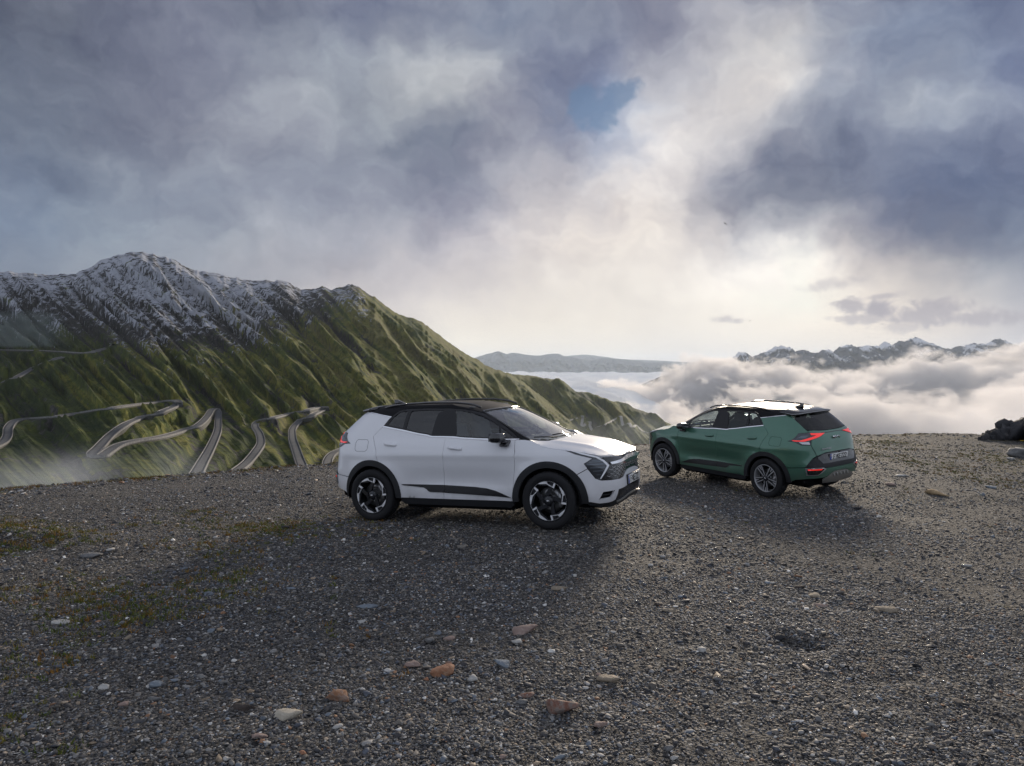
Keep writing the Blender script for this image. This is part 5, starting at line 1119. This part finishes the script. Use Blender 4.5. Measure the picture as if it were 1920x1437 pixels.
RK = {
 'rust': rock_mat('rust_stone', [(.3, (.11, .065, .045)), (.45, (.26, .125, .062)), (.55, (.24, .17, .135)), (.7, (.34, .20, .115))]),
 'orange': rock_mat('orange_stone', [(.3, (.17, .075, .045)), (.5, (.30, .145, .080)), (.7, (.36, .25, .17))]),
 'red': rock_mat('red_brown_stone', [(.3, (.070, .040, .034)), (.45, (.17, .075, .05)), (.55, (.20, .155, .13)), (.7, (.09, .09, .10))]),
 'pink': rock_mat('pinkish_stone', [(.3, (.16, .105, .090)), (.5, (.28, .205, .175)), (.7, (.36, .31, .28))]),
 'blue': rock_mat('blue_grey_stone', [(.3, (.085, .10, .125)), (.5, (.17, .20, .235)), (.7, (.28, .30, .32))]),
 'pale': rock_mat('pale_stone', [(.3, (.22, .21, .20)), (.5, (.40, .39, .37)), (.7, (.52, .51, .48))]),
 'cream': rock_mat('cream_stone', [(.3, (.13, .105, .075)), (.45, (.42, .375, .30)), (.7, (.52, .475, .40))]),
 'dark': rock_mat('dark_brown_stone', [(.3, (.020, .017, .016)), (.5, (.055, .042, .036)), (.7, (.085, .065, .055))]),
 'black': rock_mat('black_stone', [(.3, (.010, .010, .012)), (.5, (.025, .025, .028)), (.7, (.05, .05, .055))]),
 'tan': rock_mat('tan_stone', [(.3, (.14, .11, .078)), (.5, (.26, .215, .16)), (.7, (.36, .31, .245))]),
 'grey': rock_mat('grey_stone', [(.3, (.075, .075, .078)), (.5, (.15, .15, .15)), (.7, (.25, .245, .24))]),
}
STONES = [ # column, row of the foot, width px, height px, kind, label, turn
 (633,1322,56,36,'rust','largest pinkish grey slab with a rusty orange edge on the near gravel',.2),
 (823,1274,42,28,'orange','bright orange brick coloured stone on the near gravel',.5),
 (800,1280,10,10,'orange','small orange chip just left of the bright orange stone',.1),
 (1046,1346,58,42,'red','large red brown stone with a grey end near the bottom middle',-.3),
 (991,1312,32,14,'red','flat red stone beside a grey one, left of the large red brown stone',.2),
 (978,1328,26,14,'grey','flat grey stone tucked against the flat red stone',-.1),
 (778,1256,30,20,'pink','red and white mottled stone up and left of the bright orange stone',.4),
 (843,1252,14,12,'red','small dull red stone touching the upper right of the orange stone',.9),
 (942,1257,32,22,'blue','blue grey angular stone in the middle of the near gravel',-.4),
 (887,1284,18,22,'pale','upright pale grey stone between the orange and the blue grey stones',.3),
 (539,1355,50,26,'cream','cream coloured flat rock with dark pits at the lower left of centre',.1),
 (455,1338,42,22,'dark','dark brown pointed rock left of the cream rock',-.2),
 (290,1293,22,20,'blue','round blue grey stone on the left of the near gravel',.6),
 (196,1297,18,16,'pale','squarish pale grey stone at the left, left of the round blue grey one',.2),
 (229,1331,24,14,'pink','pinkish stone below the squarish pale stone at the left',.4),
 (287,1316,22,11,'grey','flat light grey stone below the round blue grey stone',.1),
 (485,1392,28,16,'pink','orange tinged pale stone below the dark brown rock near the bottom edge',-.3),
 (569,1421,15,13,'orange','small orange red pebble at the bottom edge left of centre',.2),
 (631,1369,17,11,'pale','pale flat pebble right of the cream rock',.5),
 (1125,1369,28,22,'pink','pinkish block shaped stone right of the large red brown stone',.3),
 (1140,1288,42,20,'tan','long tan wedge shaped stone with a narrow upper end',-.5),
 (1122,1270,12,8,'pink','tiny pink stone at the narrow end of the tan wedge',.0),
 (107,1174,32,12,'pale','whitest flat stone at the left edge of the near gravel',.05),
 (228,1176,16,10,'grey','grey chip between the white flat stone and the left middle gravel',.3),
 (239,1201,15,12,'tan','small tan stone right of and below the white flat stone',.8),
 (394,1191,17,11,'blue','pale blue green stone in the left middle gravel',.2),
 (1046,1112,32,16,'tan','rounded tan grey stone alone in front of the white car',.1),
 (983,1192,46,24,'pink','half buried pinkish grey slab below the lone tan stone',.35),
 (806,1212,18,20,'grey','upright grey stone left of the half buried pink slab',.6),
 (845,1203,20,12,'pink','pink buff stone right of the upright grey stone',.2),
 (970,1212,18,14,'pale','whitish stone at the foot of the half buried pink slab',.4),
 (692,1142,34,12,'blue','flat blue grey slab flush with the gravel in front of the white car',-.15),
 (679,1172,11,9,'pale','small bright white stone below the flat blue grey slab',.2),
 (1236,1138,18,10,'dark','thin dark flake right of the lone tan stone',.1),
 (1254,1151,36,10,'tan','long pale tan flake lying behind the dark flake',-.3),
 (1526,1122,26,14,'tan','flat beige slab at the front edge of the shade of the green car',.3),
 (1540,1140,30,9,'pink','thin buff slab just nearer than the flat beige slab',.15),
 (1656,1151,32,14,'tan','lone buff slab right of the shade of the green car',-.4),
 (1497,1105,18,9,'dark','thin dark slab inside the front of the shade',.1),
 (1607,958,16,9,'black','black stone at the rear corner shade of the green car',.2),
 (1638,1020,10,6,'black','small black stone at the right edge of the shade',.1),
 (535,993,17,9,'black','black flat stone left of the rear wheel of the white car',.0),
 (1461,1203,18,20,'black','black clod standing in the small dug hollow',.3),
 (1443,1212,22,12,'dark','dark crumbling lump beside the black clod in the hollow',.7),
 (1720,1258,15,13,'black','black stone low on the right of the near gravel',.2),
 (1543,1310,16,9,'dark','dark flat stone at the lower right of the near gravel',.1),
 (1345,1280,20,14,'grey','grey stone at the right of the near gravel, level with the tan wedge',.4),
 (1316,1230,14,14,'pale','upright pale stone below the left of the hollow',.6),
 (1553,1390,24,8,'grey','thin grey flake near the bottom edge at the right',.1),
 (1662,1348,12,10,'pale','white pebble in the lower right gravel',.3),
 (1768,1359,11,9,'pale','pale pebble low at the right, right of the white pebble',.5),
 (1580,1257,12,9,'pale','white chip between the hollow and the right edge',.2),
 (1809,1068,14,15,'pale','upright whitish stone at the right middle gravel',.2),
 (1688,895,20,6,'pale','thin white flake on the far right gravel behind the stick',.0),
 (1671,911,18,7,'pink','pinkish chip left of the stick on the far right gravel',.2),
 (1858,918,14,8,'blue','blue grey stone at the far right beside green moss',.3),
 (175,1048,28,13,'grey','flat grey stone at the foot of the mossy berm on the left',.1),
 (205,1038,14,8,'pale','small pale stone above the flat grey stone on the berm',.4),
 (1150,1190,12,8,'pale','white chip right of the half buried pink slab',.3),
 (503,1131,14,10,'black','black stone alone in the shaded gravel left of centre',.5),
 (547,1107,16,7,'blue','blue grey flake behind the lone black stone',.2),
 (430,1118,15,9,'grey','grey stone on the mossy left gravel',.5),
 (1262,1432,18,12,'pale','pale stone cut by the bottom edge right of centre',.2),
 (1047,1430,22,14,'blue','blue grey cobble at the bottom edge in the middle',.5),
 (943,1430,16,14,'pink','pink cobble at the bottom edge left of the blue grey cobble',.3),
 (1252,1410,20,14,'grey','grey cobble just above the pale stone at the bottom edge',.6),
]
for i, (u, v, w, h, kind, lab, turn) in enumerate(STONES):
    x, y, z = at_ground(u, v - h * .25); sc = y / F_PX; W = w * sc * .5
    slope = (CAM_Z - z) / math.hypot(x, y)
    # image height = depth of the stone seen at a grazing angle plus its own height
    Hh = h * sc; hz = min(max(Hh * .55, .012), W * 1.25); dy = max((Hh - hz) / max(slope, .1) * .5, W * .45); dy = min(dy, W * 1.6)
    o = link('stone', stone_mesh('stone', 100 + i, W * 1.16, dy * 1.05, hz * .68, 3 if w > 24 else 2), RK[kind]); o.location = (x, y, z + hz * .30); o.rotation_euler = (random.uniform(-.06, .06), random.uniform(-.06, .06), turn)
    tag(o, lab, 'stone', 'loose stones lying on the gravel')
# a weathered stick on the right
xa, ya, za = at_ground(1734, 925); xb, yb_, zb = at_ground(1779, 933)
n = 9; P = np.array([[xa + (xb - xa) * t, ya + (yb_ - ya) * t, za + (zb - za) * t + .03 + .012 * math.sin(t * 5)] for t in np.linspace(0, 1, n)])
v, f = tube(P, 1.0, 7); c0 = np.repeat(P, 7, 0); rr = np.repeat(np.interp(np.linspace(0, 1, n), [0, .15, .35, .6, 1], [.012, .05, .06, .035, .010]), 7)[:, None]
o = link('stick', mesh_of('stick', [(c0 + (v - c0) * rr, f)]), rock_mat('weathered_wood', [(.3, (.20, .13, .07)), (.5, (.42, .30, .17)), (.7, (.55, .43, .28))], scale=14)); tag(o, 'pale weathered stick lying on the right gravel behind the green car shade', 'stick')

# the dark outcrop at the right edge: boulders piled on the crest
OUT = []
ro_ = np.random.default_rng(5)
for i in range(75):
    u = 1838 + 185 * ro_.random() ** .8; top_ = np.interp(u, [1838, 1852, 1864, 1874, 1882, 1894, 1907, 1920, 1960, 2030], [822, 816, 810, 808, 802, 799, 796, 793, 785, 789]); t = ro_.random() ** .6
    w = ro_.uniform(8, 26) * (1.5 if u > 1880 else 1); OUT.append((u, top_ + w * .32 + (834 - top_ - w * .3) * (1 - t) * .9, w, w * ro_.uniform(.5, 1.0)))
OUT += [(1900, 820, 60, 30), (1940, 815, 80, 45), (1985, 812, 80, 60), (1872, 822, 40, 18), (1895, 808, 26, 16), (1915, 805, 34, 20)]
ob = bpy.data.objects.new('rock_outcrop', None); COL.objects.link(ob); Yo = 25.5
bx = (1900 - CX) / F_PX * Yo; ob.location = (bx, Yo, float(ground_z(np.array([bx]), np.array([Yo]))[0])); tag(ob, 'black rubbly outcrop at the right edge of the crest', 'rock')
om = rock_mat('outcrop_rock', [(.3, (.010, .010, .012)), (.45, (.024, .024, .027)), (.6, (.040, .040, .044)), (.72, (.16, .15, .15))], .8, 2.5)
for i, (u, v, w, h) in enumerate(OUT):
    Y = Yo + (v < 805) * .5 + (i % 4) * .2 - .4; x = (u - CX) / F_PX * Y; zt = CAM_Z + (HY - v) / F_PX * Y
    o = link('boulder', stone_mesh('boulder', 400 + i, w * .62 * Y / F_PX, w * .6 * Y / F_PX, h * .62 * Y / F_PX, 3), om, ob); o.location = (x - ob.location.x, Y - Yo, zt - ob.location.z); o.rotation_euler = (i * .7, i * 1.3, i * 2.1)
for (u, v, w, h, k, lab) in ((1912,858,44,30,'grey','pale grey boulder at the right edge below the black outcrop'),(1898,863,16,8,'pale','white chip under the pale grey boulder at the right edge')):
    x, y, z = at_ground(u, v); o = link('boulder', stone_mesh('boulder', 500 + w, w * .5 * y / F_PX, w * .5 * y / F_PX, h * .45 * y / F_PX, 3), RK[k]); o.location = (x, y, z + h * .2 * y / F_PX); tag(o, lab, 'rock')

# gravel: instanced pebbles and slate chips, one object
def scatter(n, r0, r1, amax, power):
    a = (rng.random(n) * 2 - 1) * amax; t = rng.random(n)
    r = (r0 ** (2 - power) + t * (r1 ** (2 - power) - r0 ** (2 - power))) ** (1 / (2 - power))
    x, y = np.sin(a) * r, np.cos(a) * r
    ok = r < crest_r(a) + .4; return x[ok], y[ok]
PAL = np.array([(.030,.031,.034),(.047,.045,.047),(.066,.060,.056),(.095,.086,.076),(.060,.066,.080),(.11,.108,.105),(.17,.165,.16),(.10,.115,.135),(.16,.125,.09),(.28,.27,.255),(.17,.095,.055),(.24,.19,.14),(.42,.41,.39)])
PW = np.array([.15,.17,.16,.13,.08,.10,.06,.05,.03,.022,.015,.018,.012]); PW = PW / PW.sum()
chunks = []
for n, r0, r1, pw, s0, s1 in ((120000, 3.6, 8, 1.0, .007, .016), (120000, 6, 16, 1.0, .009, .019), (90000, 3.6, 28, .6, .011, .028), (26000, 4, 29, .9, .016, .036), (8000, 7, 30, .3, .022, .050), (900, 5, 29, .4, .035, .065)):
    x, y = scatter(n, r0, r1, .68, pw)
    keep = rng.random(len(x)) < np.clip(.72 + 1.3 * fbm(x * .55, y * .55, 5), .22, 1)          # patchy cover
    x, y = x[keep], y[keep]; s = s0 + (s1 - s0) * rng.random(len(x)) ** 2.4
    pi = rng.choice(len(PAL), len(x), p=PW); bright = (fbm(x * .35 + 7, y * .35, 3) > .12) & (x > 5) & (rng.random(len(x)) < .35); pi[bright] = rng.choice([6, 9, 11, 7], bright.sum())
    chunks.append(np.c_[x, y, s, pi])
a_ = -.68 + rng.random(2600) * 1.36; rr_ = crest_r(a_) - rng.random(2600) ** 2 * 1.4 + .15; chunks.append(np.c_[np.sin(a_) * rr_, np.cos(a_) * rr_, .015 + .055 * rng.random(2600) ** 3, rng.choice(len(PAL), 2600, p=PW)])
G_ = np.vstack(chunks); gzv = ground_z(G_[:, 0], G_[:, 1])
# keep clear of the tyres
keepc = np.ones(len(G_), bool)
for cxy in ctl[:8]: keepc &= np.hypot(G_[:, 0] - cxy[0], G_[:, 1] - cxy[1]) > .20
G_, gzv = G_[keepc], gzv[keepc]; N = len(G_)
gme = bpy.data.meshes.new('gravel'); gme.vertices.add(N); gme.vertices.foreach_set('co', np.c_[G_[:, 0], G_[:, 1], gzv + G_[:, 2] * .12].astype(np.float32).ravel())
fattr(gme, 'size', G_[:, 2])
ci = gme.attributes.new('tint', 'FLOAT_COLOR', 'POINT'); colr = PAL[G_[:, 3].astype(int)] * (1.05 + 1.0 * rng.random((N, 1))); ci.data.foreach_set('color', np.c_[colr, np.ones(N)].astype(np.float32).ravel())
rt = gme.attributes.new('turn', 'FLOAT_VECTOR', 'POINT'); rt.data.foreach_set('vector', np.c_[rng.normal(0, .25, N), rng.normal(0, .25, N), rng.random(N) * 6.28].astype(np.float32).ravel())
sc3 = gme.attributes.new('shape', 'FLOAT_VECTOR', 'POINT'); sc3.data.foreach_set('vector', (G_[:, 2:3] * np.c_[rng.uniform(.8, 1.35, N), rng.uniform(.65, 1.05, N), rng.uniform(.25, .75, N)]).astype(np.float32).ravel())
pebm, nt, bs = new_mat('gravel_pebble'); at = nn(nt, 'ShaderNodeAttribute', attribute_name='tint', attribute_type='INSTANCER'); tcn = nn(nt, 'ShaderNodeTexCoord').outputs['Object']
pn_ = noise(nt, tcn, 1.6, 4, .6); nt.links.new(mixc(nt, 1.0, at.outputs['Color'], ramp(nt, pn_, [(.3, (.62, .62, .62)), (.7, (1.3, 1.3, 1.3))]), 'MULTIPLY'), bs.inputs['Base Color']); bs.inputs['Roughness'].default_value = .72; bs.inputs['Specular IOR Level'].default_value = .35
src = bpy.data.collections.new('pebble_shapes')
for k in range(10):
    m_ = stone_mesh('pebble', 800 + k, 1, 1, 1, 1, sharp=1.0); m_.materials.append(pebm); src.objects.link(bpy.data.objects.new('pebble', m_))
ng = bpy.data.node_groups.new('gravel_scatter', 'GeometryNodeTree'); ng.interface.new_socket('Geometry', in_out='INPUT', socket_type='NodeSocketGeometry'); ng.interface.new_socket('Geometry', in_out='OUTPUT', socket_type='NodeSocketGeometry')
gi, go = ng.nodes.new('NodeGroupInput'), ng.nodes.new('NodeGroupOutput')
def named(nm, tp): n = ng.nodes.new('GeometryNodeInputNamedAttribute'); n.data_type = tp; n.inputs[0].default_value = nm; return n.outputs[0]
cinf = ng.nodes.new('GeometryNodeCollectionInfo'); cinf.inputs['Collection'].default_value = src; cinf.inputs['Separate Children'].default_value = True
iop = ng.nodes.new('GeometryNodeInstanceOnPoints'); iop.inputs['Pick Instance'].default_value = True
e2r = ng.nodes.new('FunctionNodeEulerToRotation')
ng.links.new(named('turn', 'FLOAT_VECTOR'), e2r.inputs[0])
m2p = ng.nodes.new('GeometryNodeMeshToPoints'); ng.links.new(gi.outputs[0], m2p.inputs[0])
ng.links.new(m2p.outputs[0], iop.inputs['Points']); ng.links.new(cinf.outputs[0], iop.inputs['Instance']); ng.links.new(e2r.outputs[0], iop.inputs['Rotation']); ng.links.new(named('shape', 'FLOAT_VECTOR'), iop.inputs['Scale'])
ng.links.new(iop.outputs[0], go.inputs[0])
gob = link('gravel', gme); md = gob.modifiers.new('scatter', 'NODES'); md.node_group = ng
tag(gob, 'loose grey slate chips and pebbles covering the lay-by', 'gravel', kind='stuff')

# moss and dry grass tufts: one object of small blades
def tufts(name, label, pts, hgt, cols, blades, mat):
    V, F, C = [], [], []
    for (x, y, z, s) in pts:
        col = cols[rng.integers(len(cols))]
        for b in range(blades):
            a = rng.random() * 6.28; r = rng.random() ** .6 * s; bx_, by_ = x + math.cos(a) * r, y + math.sin(a) * r; h = hgt * rng.uniform(.5, 1.2); w = hgt * .16; ln = rng.normal(0, h * .5, 2); o = rng.random() * 3.14
            k = len(V); dx, dy_ = math.cos(o) * w, math.sin(o) * w
            V += [(bx_ - dx, by_ - dy_, z - .004), (bx_ + dx, by_ + dy_, z - .004), (bx_ + ln[0], by_ + ln[1], z + h)]; F.append((k, k + 1, k + 2)); C += [col * rng.uniform(.6, 1.3)] * 3
    me = np_mesh(name, np.array(V), np.array(F), False)
    ca = me.attributes.new('tint', 'FLOAT_COLOR', 'POINT'); ca.data.foreach_set('color', np.c_[np.array(C), np.ones(len(C))].astype(np.float32).ravel())
    return tag(link(name, me, mat), label, 'grass', kind='stuff')
grm, nt, bs = new_mat('alpine_grass'); nt.links.new(nn(nt, 'ShaderNodeAttribute', attribute_name='tint').outputs['Color'], bs.inputs['Base Color']); bs.inputs['Roughness'].default_value = .8; bs.inputs['Specular IOR Level'].default_value = .2
def mask_pts(n, fn, r0, r1, a0, a1):
    a = a0 + (a1 - a0) * rng.random(n); r = np.sqrt(r0 ** 2 + (r1 ** 2 - r0 ** 2) * rng.random(n)); x, y = np.sin(a) * r, np.cos(a) * r
    k = (rng.random(n) < fn(x, y)) & (r < crest_r(a) + .3); x, y = x[k], y[k]; return np.c_[x, y, ground_z(x, y), rng.uniform(.02, .075, len(x))]
GC = [np.array(c) for c in ((.12, .14, .028), (.17, .155, .032), (.21, .145, .034), (.23, .12, .028), (.09, .12, .025))]
left = mask_pts(16000, lambda x, y: np.clip(sstep(fbm(x * .55 + 3, y * .55, 4) + .45 * sstep(-x, 1.0, 4.5) * (1 - sstep(y, 9, 12)), .05, .85) * sstep(-x, .3, 2.5), 0, 1) ** 1.4 * .8, 3.6, 12, -.68, .05)
right = mask_pts(6500, lambda x, y: sstep(fbm(x * .45 + 8, y * .45, 4) + .35 * sstep(x, 7, 12), .15, .65), 9, 28, .28, .68)
tufts('grass', 'low olive and rust moss and grass tufts on the gravel', np.vstack([left, right]), .034, GC, 11, grm)
a_ = -.68 + rng.random(2600) * 1.36; rr_ = crest_r(a_) + rng.normal(-.15, .28, len(a_)); xx, yy = np.sin(a_) * rr_, np.cos(a_) * rr_; kk = rng.random(len(a_)) < np.where(a_ < -.12, .85, .30) * np.clip(.4 + 1.6 * fbm(a_ * 25, a_ * 0 + 3, 3), .05, 1)
cr = np.c_[xx, yy, ground_z(xx, yy), rng.uniform(.03, .09, len(xx))][kk]
tufts('grass', 'rust coloured dry grass fringe along the crest of the lay-by', cr, .045, [np.array(c) for c in ((.20, .095, .025), (.14, .085, .025), (.10, .10, .025), (.17, .12, .05))], 14, grm)
# a yellow alpine flower by the outcrop
x, y, z = at_ground(1916, 833); fl = bpy.data.objects.new('flower', None); COL.objects.link(fl); fl.location = (x, y, z); tag(fl, 'single yellow flower in front of the black outcrop', 'flower')
link('stem', mesh_of('stem', [tube([(0, 0, -.02), (.01, 0, .05), (.0, 0, .10)], .006, 5)]), plain('stem_green', (.05, .09, .02)), fl)
for k in range(6):
    a = k * math.pi / 3; v = np.array([(.01, -.012, 0), (.045, -.026, .012), (.058, 0, .010), (.045, .026, .012), (.01, .012, 0)]); c, s = math.cos(a), math.sin(a); v = np.c_[v[:, 0] * c - v[:, 1] * s, v[:, 0] * s + v[:, 1] * c, v[:, 2] + .10]
    v = np.vstack([v, v - [0, 0, .003]]); link('petal', mesh_of('petal', [(v, [(0, 1, 2, 3, 4), (9, 8, 7, 6, 5)] + [(i, 5 + i, 5 + (i + 1) % 5, (i + 1) % 5) for i in range(5)])]), plain('petal_yellow', (.75, .48, .02)), fl)

# birds over the valley
bm_ = plain('bird_feathers', (.035, .032, .030), .8)
def bird(u, v, Y, span, bank, head, lab):
    x, z = (u - CX) / F_PX * Y, CAM_Z + (HY - v) / F_PX * Y; s = span / 2
    ro = bpy.data.objects.new('bird', None); COL.objects.link(ro); ro.location = (x, Y, z); ro.rotation_euler = (0, bank, head); tag(ro, lab, 'bird', 'birds soaring over the valley')
    bv, bf = lathe([(.001, -.32), (.045, -.27), (.06, -.20), (.085, -.05), (.080, .08), (.05, .2), (.03, .26), (.001, .27)], 10); link('body', mesh_of('body', [(bv * s, bf)]), bm_, ro)
    link('tail', mesh_of('tail', [prism([(-.03, 0), (.03, 0), (.03, .012), (-.03, .012)], .2 * s, .2 * s + .01), (np.array([(-.03, .22, .0), (.03, .22, .0), (.09, .46, 0), (-.09, .46, 0), (-.03, .22, .012), (.03, .22, .012), (.09, .46, .012), (-.09, .46, .012)]) * s, [(0, 3, 2, 1), (4, 5, 6, 7), (0, 1, 5, 4), (2, 3, 7, 6), (1, 2, 6, 5), (3, 0, 4, 7)])]), bm_, ro)
    for sg in (1, -1):
        o_ = [(.04, -.12), (.30, -.20), (.62, -.16), (1.0, .02), (.80, .07), (.45, .10), (.05, .12)]; zz = [0, .10, .14, .12, .13, .10, 0]
        V = [(sg * a * s, b * s, h * s) for (a, b), h in zip(o_, zz)]; V += [(p[0], p[1], p[2] - .02 * s) for p in V]; n = 7
        link('wing', mesh_of('wing', [(np.array(V), [tuple(range(n)), tuple(range(2 * n - 1, n - 1, -1))] + [(i, n + i, n + (i + 1) % n, (i + 1) % n) for i in range(n)])]), bm_, ro)
bird(1360, 420, 150, 1.15, .30, .6, 'highest of the three birds, wings spread and banking, under the dark cloud')
bird(1376, 509.5, 260, 1.1, -.1, 1.3, 'middle bird, the smallest speck against the bright sky')
bird(1406, 602, 170, 1.0, -.35, .9, 'lowest bird, just above the far snowy range')
